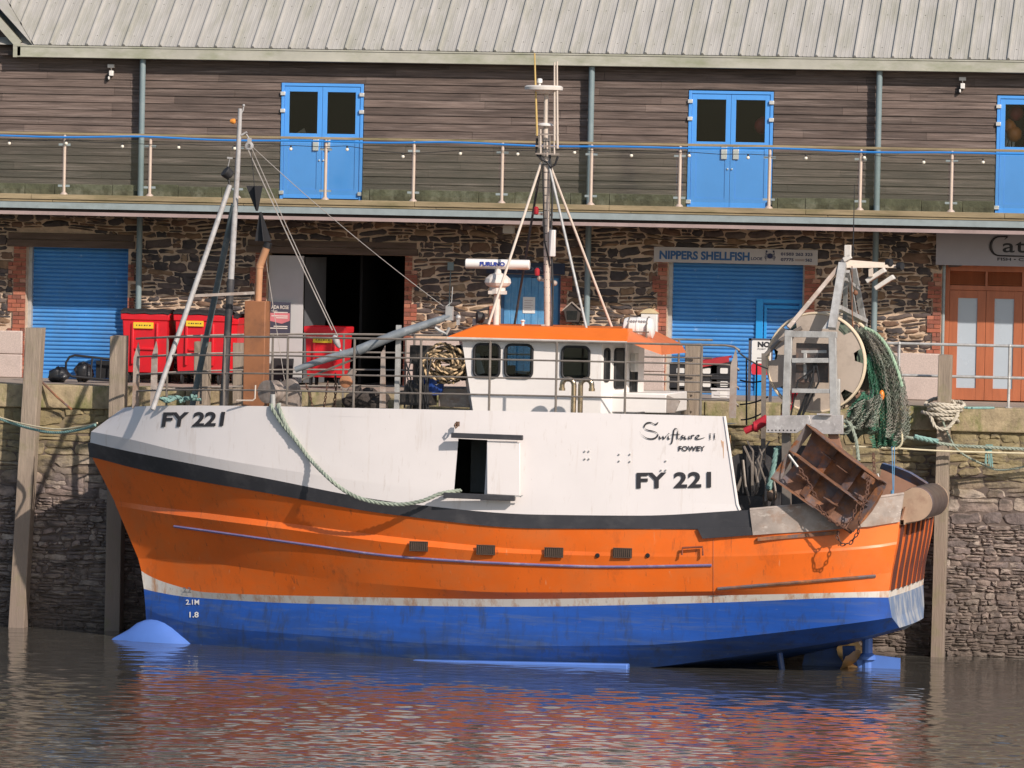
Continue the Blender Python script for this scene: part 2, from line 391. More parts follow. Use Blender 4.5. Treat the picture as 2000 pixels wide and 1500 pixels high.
while x < WALLX1:
    w = rnd.uniform(0.9, 1.7); b.box(x+0.008, x+w-0.008, -4.06-rnd.random()*0.02, -3.35, QZ-0.42, QZ+rnd.uniform(-0.005, 0.01)); x += w
b.build('coping', m_cope, t, sharp=0, bevel=0.02)

# ================================================================ WAREHOUSE
wh = thing('warehouse', 'long quayside warehouse with weathered timber upper floor over rubble stone and grey ribbed roof', 'building', (0, 0, QZ))
EAVEZ = P(1000, 118, -0.3).z
XL, XR = -16.0, 16.0
def rect(l, t_, r_, b_, Y=0.0):
    """pixel box -> x0, x1, z0, z1 on the plane y = Y (edges read at their middles)"""
    mx, my = (l+r_)/2, (t_+b_)/2
    return P(l, my, Y).x, P(r_, my, Y).x, P(mx, b_, Y).z, P(mx, t_, Y).z
D1 = rect(549, 163, 709, 390); D2 = rect(1344, 178, 1509, 408)
D3 = (P(1946, 300).x, P(1946, 300).x+(D1[1]-D1[0]), D2[2], D2[3])
DD = [D1, D2, D3]
TW0 = P(1000, 379).z                       # foot of the boards
XA = P(36, 100).x; GS = 1.06               # where the side gable begins, its slope
# boards, each lapping the one below
b = MB(); bh = 0.143; z = TW0; r = random.Random(11)
def board(x0, x1, z0, h):
    o = r.uniform(-0.003, 0.004)
    b.add([(x0, -0.034+o, z0), (x1, -0.034+o, z0), (x1, 0.02, z0), (x0, 0.02, z0), (x0, -0.012+o, z0+h+0.008), (x1, -0.012+o, z0+h+0.008), (x1, 0.02, z0+h), (x0, 0.02, z0+h)],
          [(0,3,2,1),(4,5,6,7),(0,1,5,4),(1,2,6,5),(2,3,7,6),(3,0,4,7)])
while z < EAVEZ+5.2:
    segs = [(XL, XR)] if z < EAVEZ+0.1 else [(XL, XA-max(0, (z+bh-EAVEZ-0.25))/GS)]
    for d in DD:
        if z+bh > d[2] and z < d[3]:
            ns = []
            for a, c in segs:
                if d[1] <= a or d[0] >= c: ns.append((a, c))
                else:
                    if a < d[0]: ns.append((a, d[0]-0.01))
                    if c > d[1]: ns.append((d[1]+0.01, c))
            segs = ns
    for a, c in segs:
        if c <= a: continue
        x = a+r.uniform(-3, 0) if c-a > 4 else a
        while x < c:
            w = r.uniform(1.6, 4.8)
            if c-a < 3: w = c-a
            x2 = min(x+w, c)
            if x2-max(x, a) > 0.02: board(max(x, a)+0.002, x2-0.002, z, bh)
            x += w
    z += bh
b.build('timber_wall', m_clad, wh, sharp=0)
# solid body behind the boards: walls of the upper floor, with the doorways left open
b = MB()
xs = [XL]+[q for d in DD for q in (d[0], d[1])]+[XR]
for i in range(0, len(xs), 2): b.box(xs[i], xs[i+1], 0.022, 0.2, DECKZ-0.1, EAVEZ+0.2)
for d in DD: b.box(d[0], d[1], 0.022, 0.2, d[3], EAVEZ+0.2)
b.box(XL, XR, 0.2, 3.2, DECKZ-0.3, DECKZ-0.1)
b.box(XL, XL+.2, .2, 16, QZ, EAVEZ); b.box(XR-.2, XR, .2, 16, QZ, EAVEZ); b.box(XL, XR, 15.8, 16, QZ, EAVEZ)
b.build('inner_wall', m_soffit, wh, sharp=0)
b = MB(); b.box(XL+.3, XR-.3, 3.2, 3.3, DECKZ-0.1, EAVEZ+0.1); b.box(XL+.3, XR-.3, .25, 3.2, DECKZ-.09, DECKZ-.05); b.box(XL+.3, XR-.3, .25, 3.2, EAVEZ+.1, EAVEZ+.15); b.build('upper_room', m_dark, wh, sharp=0)  # near-black lining: the darkness of the unlit room is put into its colour
# mossy upstand and deck
b = MB(); zz = P(1000, 370).z
x = XL
while x < XR:
    w = rnd.uniform(0.5, 1.2)
    a0, a1 = x, x+w-0.006
    for d in DD:
        if a1 > d[0]-0.02 and a0 < d[1]+0.02:
            if a0 < d[0]-0.1: a1 = d[0]-0.02
            else: a0 = d[1]+0.02
    if any(abs(a0-d[1]-.02) < .001 for d in DD) and len(b.v): b.build('upstand', m_moss, wh, bevel=0.01); b = MB()
    if a1 > a0: b.box(a0, a1, -0.10-rnd.random()*0.02, 0.0, DECKZ-0.02, TW0+0.03+rnd.uniform(-0.01, 0.02))
    x += w
b.build('upstand', m_moss, wh, bevel=0.01)
ba = b_ = None
bal = MB(); bal.box(XL, XR, -1.62, 0.02, DECKZ-0.14, DECKZ-0.02); bal.build('balcony_deck', m_board, wh)
zk0 = P(1000, 412, -1.75).z; zk1 = P(1000, 397, -1.75).z
b = MB(); x = XL
while x < XR:
    w = 3.6; b.box(x+0.003, x+w-0.003, -1.80, -1.62, zk0+0.045, zk1); b.box(x+.4+0.003, x+w+.4-0.003, -1.775, -1.63, zk0, zk0+0.043); x += w
b.build('balcony_kerb', m_kerb, wh, bevel=0.006)
zf0 = P(1000, 425, -1.75).z; zf1 = zk0-0.003
b = MB(); b.box(XL, XR, -1.76, -1.70, zf0, zf1); b.build('balcony_fascia', m_steelblue, wh)
zm0 = P(1000, 438, -1.75).z
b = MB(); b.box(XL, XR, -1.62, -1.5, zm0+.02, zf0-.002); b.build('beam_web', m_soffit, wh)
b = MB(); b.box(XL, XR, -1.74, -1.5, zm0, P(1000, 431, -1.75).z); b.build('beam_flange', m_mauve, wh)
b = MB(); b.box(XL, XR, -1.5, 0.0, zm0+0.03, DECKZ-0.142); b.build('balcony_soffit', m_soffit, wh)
# steel columns
for (xa, ya) in ((277, 250), (1153.5, 270), (1715, 280)):
    p = P(xa, ya, -0.17); b = MB(); top = EAVEZ+0.05
    b.tube([(p.x, -0.19, QZ), (p.x, -0.19, top)], 0.056, 16)
    b.lathe((p.x, -0.19, DECKZ-0.02), (0, 0, 1), [(0.1, 0), (0.1, 0.03), (0.06, 0.035)], 14)
    b.build('column', m_column, wh)
# gutter + eave
b = MB(); gz1 = P(1000, 103, -0.32).z; gz0 = P(1000, 126, -0.32).z
b.add([(XA, -0.33, gz0), (XR, -0.33, gz0), (XR, -0.33, gz1), (XA, -0.33, gz1), (XA, -0.2, gz0-0.01), (XR, -0.2, gz0-0.01), (XR, -0.2, gz1), (XA, -0.2, gz1)],
      [(0,1,2,3), (0,4,5,1), (0,3,7,4), (1,5,6,2)])
b.box(XA, XR, -0.345, -0.33, gz1-0.025, gz1+0.002); b.box(XA-.02, XA+.12, -0.33, -0.19, gz0, gz1); b.box(XA, XR, -0.338, -0.33, gz0, gz0+0.02)
b.build('gutter', m_gutter, wh)
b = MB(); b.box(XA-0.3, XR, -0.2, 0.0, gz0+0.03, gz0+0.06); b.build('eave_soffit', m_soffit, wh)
# roof sheets with ribs
RP = R(33.7); tz = math.tan(RP); RZ = gz1+0.015
def roof_pt(x, s, h=0.0):      # s metres up the slope from the eave
    return Vector((x, -0.27+s*math.cos(RP)-h*math.sin(RP), RZ+s*math.sin(RP)+h*math.cos(RP)))
RL = 9.6
def s0(x):                     # the valley cuts the sheets on the left
    return 0.0 if x > XA+0.35 else (XA+0.35-x)*GS/math.sin(RP)*0.98
b = MB(); pitch = 0.352; x = XR; k0 = 0
xr0 = P(94, 104, -0.3).x
n0 = int((XR-xr0)/pitch)
prof = [(-0.176, 0), (-0.060, 0), (-0.058, 0.004), (-0.05, 0.004), (-0.048, 0), (0.03, 0), (0.032, 0.004), (0.04, 0.004), (0.042, 0)]
for i in range(-8, n0+2):
    xc = xr0+i*pitch
    pr = [(xc+0.0, 0.0), (xc+0.018, 0.042), (xc+0.046, 0.042), (xc+0.064, 0.0), (xc+0.125, 0.0), (xc+0.129, 0.005), (xc+0.139, 0.005), (xc+0.143, 0),
          (xc+0.20, 0.0), (xc+0.204, 0.005), (xc+0.214, 0.005), (xc+0.218, 0), (xc+0.275, 0.0), (xc+0.279, 0.005), (xc+0.289, 0.005), (xc+0.293, 0), (xc+pitch, 0)]
    lo = [roof_pt(a, min(s0(a), RL-0.1), h) for a, h in pr]; hi = [roof_pt(a, RL, h) for a, h in pr]
    b.rows([lo, hi])
    if s0(xc) == 0:   # closed end of each rib
        b.poly([roof_pt(xc, 0.001, 0), roof_pt(xc+0.018, 0.001, 0.042), roof_pt(xc+0.046, 0.001, 0.042), roof_pt(xc+0.064, 0.001, 0)])
    for s in (0.35, 1.5, 2.7, 3.9):           # fixings
        if s > s0(xc+0.17)+0.1:
            q = roof_pt(xc+0.17+rnd.uniform(-.01, .01), s, 0.006); b.lathe(q, (0, -math.sin(RP), math.cos(RP)), [(0.012, 0), (0.01, 0.01)], 6)
ridge = roof_pt(0, RL)
b.quad(roof_pt(XL, .02, -.02), roof_pt(XR, .02, -.02), roof_pt(XR, RL, -.02), roof_pt(XL, RL, -.02))
b.quad((XL, ridge.y, ridge.z), (XR, ridge.y, ridge.z), (XR, ridge.y+8, EAVEZ), (XL, ridge.y+8, EAVEZ))
b.build('roof', m_roof, wh, sharp=0)
# side gable: its roof slope and verge flashing
b = MB()
va = Vector((XA, 0, gz0+0.02)); vb = va+Vector((-4.5, 0, 4.5*GS))
b.add([va+Vector((0.12, -0.33, 0.06)), vb+Vector((0.12, -0.33, 0.06)), vb+Vector((0.12, -0.33, 0.26)), va+Vector((0.12, -0.33, 0.26)),
       va+Vector((0.12, 0, 0.06)), vb+Vector((0.12, 0, 0.06)), vb+Vector((0.12, 0.02, 0.26)), va+Vector((0.12, 0.02, 0.26))], [(0,1,2,3),(0,4,5,1),(3,2,6,7)])
b.box(XA-0.02, XA+0.06, -0.34, -0.02, gz0-0.01, gz1+0.02)
b.build('verge_flashing', m_gutter, wh)
b = MB(); q0 = Vector((XA+0.3, -0.3, gz1+0.0)); q1 = q0+Vector((-4.5, 0, 4.5*GS))
b.quad(q0+Vector((.05, 0, .0)), (q0.x+.05, 9, q0.z), (q1.x, 9, q1.z), q1); b.build('side_gable_roof', m_roof, wh)
# ---------------- upper double doors
m_pane = glass('dark_pane', (0.86, 0.9, 0.92), 0.02)
m_hinge = M('hinge_metal', (0.7, 0.69, 0.66), 0.35, metal=0.4, var=0.1)
def ddoor(d, i):
    x0, x1, z0, z1 = d; mid = (x0+x1)/2
    f = MB(); fr = 0.055
    f.box(x0, x0+fr, -0.045, 0.06, z0, z1); f.box(x1-fr, x1, -0.045, 0.06, z0, z1); f.box(x0+fr, x1-fr, -0.045, 0.06, z1-fr, z1)
    D = f.build('double_door', m_blue, wh, bevel=0.004)
    zm = z0+(z1-z0)*0.545
    for s, (a, c) in enumerate(((x0+fr+0.004, mid-0.003), (mid+0.003, x1-fr-0.004))):
        l = MB(); st = 0.09; y0, y1 = -0.028, 0.03
        l.box(a, a+st, y0, y1, z0+0.02, z1-fr-0.004); l.box(c-st, c, y0, y1, z0+0.02, z1-fr-0.004)
        l.box(a+st, c-st, y0, y1, z1-fr-0.004-0.1, z1-fr-0.004); l.box(a+st, c-st, y0, y1, zm-0.07, zm+0.05)
        l.box(a+st, c-st, y0, y1, z0+0.02, z0+0.19)
        l.box(a+st, c-st, y0+0.012, y1, z0+0.19, zm-0.07)
        l.build('door_leaf', m_blue, D, sharp=0, bevel=0.004)
        g = MB(); g.box(a+st, c-st, -0.005, 0.003, zm+0.05, z1-fr-0.1); g.build('pane', m_pane, D, sharp=0)
        h = MB(); hx = a-0.03 if s == 0 else c+0.03
        for hz in (z1-0.2, z1-0.52, z0+0.12): h.box(hx-0.045, hx+0.045, -0.075, -0.03, hz-0.035, hz+0.035)
        h.build('hinge', m_hinge, D, bevel=0.006)
        h = MB(); hx = mid-0.11 if s == 0 else mid+0.11; h.box(hx-0.055, hx+0.055, -0.055, -0.029, zm-0.27, zm-0.02)
        h.cyl((mid+(-.04 if s == 0 else .04), -0.05, zm-.45), (mid+(-.04 if s == 0 else .04), -0.02, zm-.45), .018, 8)
        h.build('push_plate', m_hinge, D, bevel=0.008)
    return D
for i, d in enumerate(DD): ddoor(d, i)

# ---------------- lower floor openings: x0, x1, z0, z1
S1 = rect(50, 484, 249, 742); S1 = (S1[0], S1[1], QZ, S1[3])
OD = rect(520, 497, 789, 750); OD = (OD[0], OD[1], QZ, OD[3])
BD = rect(976, 536, 1093, 760); BD = (BD[0], BD[1], QZ, BD[3])
S2 = rect(1302, 512, 1569, 775); S2 = (S2[0], S2[1], QZ, S2[3])
CS = rect(1838, 518, 2000, 782); CS = (CS[0], CS[0]+2.95, QZ, CS[3])
OPN = [S1, OD, BD, S2, CS]
stone_top = DECKZ-0.15
bricks = [(P(16, 560).x, S1[0], QZ, S1[3], True), (S1[1], P(263, 560).x, QZ, S1[3], False),
          (P(487, 600).x, OD[0], QZ, OD[3], True), (OD[1], P(815, 600).x, QZ, OD[3], False),
          (P(956, 600).x, BD[0], QZ, P(956, 536).z, True), (BD[1], P(1118, 600).x, QZ, P(956, 536).z, False),
          (P(1273, 600).x, S2[0], QZ, P(1273, 510).z, True), (S2[1], P(1602, 600).x, QZ, P(1602, 516).z, False),
          (P(1811, 600).x, CS[0], QZ, P(1811, 532).z, True)]
gran = [(P(-160, 700).x, P(45, 700).x, QZ, P(20, 645).z), (P(1240, 700).x, P(1299, 700).x, QZ, P(1270, 683).z), (P(1731, 730).x, P(1836, 730).x, QZ, P(1780, 689).z),
        (P(792, 700).x, P(918, 700).x, QZ, P(840, 660).z), (P(455, 700).x, P(519, 700).x, QZ, P(470, 655).z)]
lint = [(P(15, 470).x, P(264, 470).x, S1[3], P(140, 455).z), (P(482, 480).x, P(817, 480).x, OD[3], P(650, 470).z)]
# mortar wall with the openings left out
b = MB(); xs = [XL]+[q for o in OPN for q in (o[0], o[1])]+[XR]
for i in range(0, len(xs), 2): b.box(xs[i], xs[i+1], 0.0, 0.42, QZ, stone_top)
for o in OPN: b.box(o[0], o[1], 0.0, 0.42, o[3], stone_top)
b.build('stone_wall', m_mortar, wh, sharp=0)
holes = [o for o in OPN]+[((q[0]+.09, q[1]) if q[4] else (q[0], q[1]-.09))+q[2:4] for q in bricks]+gran+lint
b = MB(); lay_stones(b, XL, XR, QZ, stone_top, 0.0, [(h[0], h[1], h[2], h[3]) for h in holes], (0.09, 0.20), (0.20, 0.55), (0.015, 0.04), 21, jit=0.02, gap=0.008, split=0.4)
b.build('rubble_facing', m_stone, wh, sharp=45)
for q in bricks: b = MB(); lay_bricks(b, q[0]+0.002, q[1]-0.002, q[2], q[3], -0.012, q[4]); b.build('brick_jamb', m_brick, wh, sharp=0)
for i, q in enumerate(gran):
    b = MB(); hh = (q[3]-q[2])/2
    for k in range(2): b.box(q[0]+0.003, q[1]-0.003, -0.10, 0.01, q[2]+hh*k+0.002, q[2]+hh*(k+1)-0.006)
    b.build('granite_block', m_granite, wh, bevel=0.02)
for q in lint:
    b = MB(); h2 = (q[3]-q[2])*0.52; b.box(q[0], q[1], -0.05, 0.3, q[2]+0.003, q[2]+h2-0.004); b.box(q[0]+0.02, q[1]-0.03, -0.035, 0.3, q[2]+h2, q[3]-0.01)
    b.build('lintel', m_lintel, wh, bevel=0.01)
# dark rooms behind
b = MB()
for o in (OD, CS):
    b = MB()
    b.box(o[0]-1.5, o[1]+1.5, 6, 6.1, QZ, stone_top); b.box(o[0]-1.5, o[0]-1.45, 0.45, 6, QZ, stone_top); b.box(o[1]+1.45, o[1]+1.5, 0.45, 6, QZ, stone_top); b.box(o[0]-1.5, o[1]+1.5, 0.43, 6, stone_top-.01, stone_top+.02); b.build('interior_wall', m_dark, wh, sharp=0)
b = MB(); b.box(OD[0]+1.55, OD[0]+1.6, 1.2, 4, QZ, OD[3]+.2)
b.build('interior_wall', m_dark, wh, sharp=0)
# roller shutters: curved slats
def shutter(o, wicket=None):
    x0, x1, z0, z1 = o; Y = 0.30
    rows = []; z = z0; ph = 0.0765
    while z < z1:
        for k, (dy, dz) in enumerate(((0.012, 0), (0.0, 0.006), (-0.014, 0.022), (-0.018, 0.038), (-0.014, 0.054), (0.0, 0.07))):
            rows.append([Vector((x, Y+dy, min(z+dz, z1+0.05))) for x in (x0, x1)])
        z += ph
    b = MB(); b.rows(rows); S = b.build('roller_shutter', m_shut, wh, sharp=25)
    g = MB()
    g.box(x0, x0+0.07, 0.16, 0.30, z0, z1); g.box(x1-0.05, x1, 0.2, 0.30, z0, z1); g.build('guide_rail', m_galv, S)
    g = MB(); g.box(x0+.07, x1-.05, 0.262, 0.30, z0, z0+0.09); g.build('bottom_bar', m_shut, S)
    if wicket:
        a, c, zt = wicket
        g = MB(); g.box(a, a+0.13, 0.24, 0.285, z0, zt+.05); g.box(a+.13, c, 0.25, 0.285, zt-0.02, zt+0.05); g.box(c-.05, c, .25, .285, z0, zt-.02)
        g.box(a+.15, a+.2, .25, .285, z0+.1, zt-.06); g.box(a+.2, c-.06, .25, .285, zt-.12, zt-.06)
        g.build('wicket_door_frame', M('bright_blue_frame', (0.02, 0.30, 0.72), 0.4, var=0.06), S, bevel=0.004)
    return S
shutter(S1); shutter(S2, (P(1476, 660, .27).x, S2[1]-0.06, P(1520, 590, .27).z))
# blue boarded door
x0, x1, z0, z1 = BD; b = MB(); x = x0+0.05; n = 8; w = (x1-x0-0.1)/n
for i in range(n): b.box(x+0.004, x+w-0.004, 0.12, 0.17, z0, z1-0.06+rnd.uniform(-.004, .004)); x += w
b.box(x0+.05, x1-.05, 0.13, 0.18, z0, z1-0.07)
bd = b.build('boarded_door', m_boarddoor, wh, bevel=0.004)
b = MB(); b.box(x0, x0+0.05, 0.08, 0.2, z0, z1); b.box(x1-0.05, x1, 0.08, 0.2, z0, z1); b.box(x0+.05, x1-.05, 0.08, 0.2, z1-0.055, z1)
b.build('door_frame', M('dark_blue_frame', (0.03, 0.09, 0.2), 0.6), bd)
# open doorway: pale leaf folded open on the left, darker one behind it
b = MB(); lz1 = P(555, 499, 0.1).z
xa, xb = P(524, 600, 0.12).x, P(592, 600, 0.12).x
b.box(xa, xb, 0.10, 0.15, QZ+0.03, lz1); b.build('pale_door_leaf', M('pale_grey_paint', (0.48, 0.47, 0.47), 0.6, var=0.06), wh, bevel=0.004)
b = MB(); b.add([(xb+.01, 0.2, QZ+.03), (P(634, 600, .9).x, 1.0, QZ+.03), (P(634, 600, .9).x, 1.0, lz1-.02), (xb+.01, 0.2, lz1-.02)], [(0, 1, 2, 3)])
b.build('dark_door_leaf', M('dark_grey_paint', (0.10, 0.105, 0.115), 0.7, var=0.1), wh)
# fish shop bifold doors
m_redwood = M('varnished_hardwood', (0.40, 0.125, 0.055), 0.45, var=0.18, scale=3, an=(3, 1, 0.4), coat=0.1)
x0, x1, z0, z1 = CS; Y0, Y1 = 0.14, 0.22
f = MB(); zt = P(1900, 567, 0.14).z; zv = P(1900, 530, .14).z
f.box(x0, x0+0.13, Y0, Y1, z0, z1); f.box(x1-0.13, x1, Y0, Y1, z0, z1); f.box(x0+.13, x1-.13, Y0, Y1, zv, z1); f.box(x0+.13, x1-.13, Y0, Y1, zt-0.0, zt+0.09)
bf = f.build('bifold_door', m_redwood, wh, bevel=0.005)
n = 4; w = (x1-x0-0.26)/n
v = MB()
for k in range(5):
    zz = zt+0.1+k*(zv-zt-.1)/5; v.add([(x0+.13, Y0+.02, zz), (x1-.13, Y0+.02, zz), (x1-.13, Y0+.09, zz+.06), (x0+.13, Y0+.09, zz+.06)], [(0, 1, 2, 3)])
for k in range(1, 4): v.box(x0+.13+w*k-.02, x0+.13+w*k+.02, Y0+.004, Y1-.01, zt+.09, zv)
v.build('louvre', m_redwood, bf, sharp=0)
m_frost = M('frosted_pane', (0.42, 0.48, 0.54), 0.25, var=0.06, scale=1)
for i in range(n):
    a = x0+0.13+w*i+0.003; c = a+w-0.006; l = MB(); st = 0.155
    l.box(a, a+st, Y0+.01, Y1-.01, z0+.02, zt-.004); l.box(c-st, c, Y0+.01, Y1-.01, z0+.02, zt-.004); l.box(a+st, c-st, Y0+.01, Y1-.01, zt-.004-.14, zt-.004); l.box(a+st, c-st, Y0+.01, Y1-.01, z0+.02, z0+.24)
    l.build('door_leaf', m_redwood, bf, sharp=0, bevel=0.005)
    g = MB(); g.box(a+st, c-st, Y0+.035, Y0+.045, z0+.24, zt-.144); g.build('pane', m_frost, bf, sharp=0)
g = MB(); g.tube([(x0+.03, 0.02, QZ), (x0+.03, 0.02, z1)], 0.03, 10); g.build('downpipe', m_steelblue, wh)
# ================================================================ FISHING BOAT
boat = thing('fishing_boat', 'orange, white and blue steel trawler lying alongside the harbour wall, lettered on bow and quarter', 'fishing boat', (BO.x, BO.y, 0))
m_hw = M('hull_white', (0.77, 0.725, 0.71), 0.5, var=0.04, scale=1, grime=(0.50, 0.42, 0.36), gamt=0.5, gscale=9, gan=(1, 1, 0.22), gth=(0.60, 0.74),
         grime2=((0.30, 0.22, 0.18), 0.75, 16, (1, 1, 0.45), (0.69, 0.72)), extra=(((0.60, 0.52, 0.46), 0.5, 5, (1.2, 1, 0.12), (0.56, 0.7)),))
m_ho = M('hull_orange', (0.84, 0.16, 0.018), 0.33, var=0.12, scale=0.8, coat=0.1, grime=(0.62, 0.20, 0.06), gamt=0.5, gscale=1.0, gan=(1, 1, 1.4), gth=(0.46, 0.7),
         grime2=((0.34, 0.09, 0.03), 0.55, 2.8, (1.0, 1, 0.5), (0.56, 0.74)),
         extra=(((0.20, 0.07, 0.035), 0.8, 9, (1.3, 1, 0.14), (0.60, 0.72)), ((0.75, 0.36, 0.18), 0.5, 7, (1.6, 1, 0.35), (0.64, 0.72)), ((0.10, 0.05, 0.04), 0.8, 19, (0.35, 1, 1.2), (0.70, 0.75))))
m_hb = M('hull_blue', (0.013, 0.078, 0.37), 0.42, var=0.16, scale=1.5, an=(0.4, 1, 3), grime=(0.10, 0.13, 0.17), gamt=0.55, gscale=2.8, gan=(0.22, 1, 3.5), gth=(0.5, 0.72),
         grime2=((0.25, 0.32, 0.42), 0.5, 9, (0.5, 1, 2), (0.66, 0.72)), bands=((0.75, 0.0, (0.022, 0.033, 0.05), 0.7),),
         extra=(((0.03, 0.04, 0.06), 0.6, 5, (1.2, 1, 0.3), (0.52, 0.68)), ((0.42, 0.45, 0.5), 0.6, 24, (0.5, 1, 1), (0.70, 0.74)), ((0.28, 0.15, 0.10), 0.6, 8, (1, 1, 0.7), (0.68, 0.74))))
m_hk = M('hull_black', (0.040, 0.040, 0.046), 0.55, var=0.2, scale=2, grime=(0.12, 0.115, 0.115), gamt=0.4, gscale=3, gan=(0.6, 1, 1))
m_boot = M('boot_top_white', (0.70, 0.66, 0.60), 0.55, var=0.06, grime=(0.45, 0.2, 0.07), gamt=0.85, gscale=4, gan=(1.2, 1, 0.3), gth=(0.48, 0.66), extra=(((0.12, 0.10, 0.09), 0.5, 12, (1, 1, .3), (0.62, 0.72)),))
m_bulb = M('sunlit_blue', (0.085, 0.19, 0.56), 0.5, var=0.08)  # paler copy of the hull blue: light on upward faces put into the colour
m_deck = M('deck_paint', (0.14, 0.15, 0.15), 0.8, var=0.2)
m_wh = M('wheelhouse_white', (0.80, 0.76, 0.73), 0.42, var=0.03, grime=(0.55, 0.45, 0.35), gamt=0.35, gscale=7, gan=(1, 1, 0.3), gth=(0.62, 0.74))
m_orf = M('roof_orange', (0.75, 0.16, 0.014), 0.4, var=0.06, grime=(0.35, 0.1, 0.03), gamt=0.6, gscale=8, gth=(0.68, 0.74))

def interp(cv, x):
    """Catmull-Rom through the traced points, read at x"""
    n = len(cv)
    if x <= cv[0][0]: return cv[0]
    if x >= cv[-1][0]: return cv[-1]
    i = next(j for j in range(n-1) if cv[j][0] <= x <= cv[j+1][0])
    h = cv[i+1][0]-cv[i][0]; t = (x-cv[i][0])/h; out = [x]
    for k in range(1, len(cv[0])):
        def sl(j):
            if j == 0: return (cv[1][k]-cv[0][k])/(cv[1][0]-cv[0][0])
            if j == n-1: return (cv[-1][k]-cv[-2][k])/(cv[-1][0]-cv[-2][0])
            a = (cv[j][k]-cv[j-1][k])/(cv[j][0]-cv[j-1][0]); b = (cv[j+1][k]-cv[j][k])/(cv[j+1][0]-cv[j][0])
            return 0 if a*b <= 0 else 2*a*b/(a+b)
        m0, m1 = sl(i)*h, sl(i+1)*h
        out.append((2*t**3-3*t*t+1)*cv[i][k]+(t**3-2*t*t+t)*m0+(-2*t**3+3*t*t)*cv[i+1][k]+(t**3-t*t)*m1)
    return out
TS = sorted([(i/64)**1.35 for i in range(65)]+[0.5615, 0.6085])
def curve(cv, ts=TS):
    a, c = cv[0][0], cv[-1][0]
    o = []
    for t in ts:
        q = interp(cv, a+(c-a)*t); o.append(B(q[0], q[1], q[2]))
    return o
def lerp(r1, r2, f): return [a.lerp(b, f) for a, b in zip(r1, r2)]
# traced longitudinal lines: px, py, half breadth
C0 = [(240,797,0),(252,795,.42),(290,793,.98),(360,792,1.45),(500,793,2.0),(700,797,2.42),(1000,803,2.58),(1415,813,2.60)]
C1 = [(178,843,0),(200,847,.5),(250,857,1.0),(350,881,1.66),(513,911,2.28),(800,952,2.66),(1000,972,2.73),(1440,985,2.73)]
C2 = [(176,864,0),(200,870,.45),(250,881,.93),(350,901,1.55),(513,933,2.2),(775,981,2.63),(1050,1005,2.74),(1250,1007,2.75),(1445,997,2.75)]
C2b = C2[:-1]+[(1445,997,2.75),(1466,996,2.75)]
C3 = [(180,893,0),(205,899,.4),(250,911,.84),(330,929,1.35),(500,959,2.05),(775,1006,2.6),(1050,1032,2.73),(1362,1033,2.75),(1471,1044,2.73)]
C3h = [(180,893,0),(205,899,.4),(250,911,.84),(330,929,1.35),(500,959,2.05),(775,1006,2.6),(1050,1032,2.73),(1362,1034,2.75),(1471,1043,2.74),(1700,1027,2.66),(1757,1018,2.50)]
C4 = [(223,978,0),(245,981,.34),(293,988,.75),(500,1014,1.82),(830,1055,2.56),(1050,1074,2.73),(1400,1082,2.76),(1700,1066,2.66),(1752,1058,2.49)]
C4b = [(227,989,0),(250,992,.36),(300,1000,.81),(500,1026,1.88),(830,1067,2.61),(1050,1084,2.75),(1400,1093,2.77),(1700,1078,2.66),(1751,1070,2.49)]
C6 = [(270,1091,0),(290,1091,.2),(350,1094,.62),(600,1126,1.82),(740,1141,2.22),(1000,1157,2.56),(1400,1155,2.66),(1690,1125,2.58),(1741,1118,2.42)]
C7 = [(276,1115,0),(290,1124,.14),(330,1140,.36),(403,1157,.75),(600,1164,1.50),(1000,1170,2.37),(1400,1163,2.55),(1690,1156,2.52),(1736,1154,2.38)]
C8 = [(281,1150,0),(300,1155,.14),(367,1166,.48),(600,1179,1.42),(1000,1185,2.30),(1400,1177,2.50),(1690,1167,2.48),(1735,1167,2.36)]
C9 = [(284,1186,0),(300,1196,.10),(400,1222,.55),(600,1240,1.40),(1000,1262,2.22),(1250,1260,2.36),(1400,1248,2.36),(1690,1214,2.25),(1742,1206,1.95)]
C10 = [(286,1222,0),(300,1246,.05),(400,1290,.46),(600,1318,1.25),(1000,1325,2.05),(1250,1306,2.0),(1400,1287,1.85),(1690,1243,1.8),(1757,1226,1.45)]
C11 = [(288,1250,0),(300,1300,0),(400,1350,.0),(600,1360,.0),(1000,1350,.0),(1300,1318,.0),(1500,1292,.0),(1690,1250,.0),(1762,1230,.0)]
def dense(cv, stem, Hm, L, p, st=0.0):
    o = []; n = 80
    for i in range(n+1):
        x = cv[0][0]+(cv[-1][0]-cv[0][0])*(i/n)**1.5; y = interp(cv, x)[1]
        h = Hm*(1-math.exp(-(max(x-stem, 0)/L)**p))
        if x > 1500: h -= st*((x-1500)/250)**2
        o.append((x, y, h))
    o[0] = (o[0][0], o[0][1], 0.0); return o
C1 = dense(C1, 178, 2.75, 225, .88); C2 = dense(C2, 176, 2.77, 245, .92); C3 = dense(C3, 180, 2.77, 272, 1.0); C3h = dense(C3h, 180, 2.77, 272, 1.0, .6)
C4 = dense(C4, 223, 2.79, 325, 1.0, .6); C4b = dense(C4b, 227, 2.83, 317, 1.0, .62); C4b = [(x, y+(interp(C4, min(x, 1752))[1]+5-y)*min(max((x-900)/500, 0), 1), interp(C4, min(x+(-4 if x < 1740 else 0), 1752))[2]+.055*(1-min(max((x-850)/350, 0), 1))*min((x-227)/60, 1)) for x, y, h in C4b]; C4b[0] = (C4b[0][0], C4b[0][1], 0.0)
C6 = dense(C6, 270, 2.69, 400, 1.1, .6); C7 = dense(C7, 276, 2.62, 440, 1.15, .52)
C8 = dense(C8, 281, 2.56, 450, 1.18, .46); C2b = C2[:-1]+[(1445,997,2.75),(1466,996,2.75)]
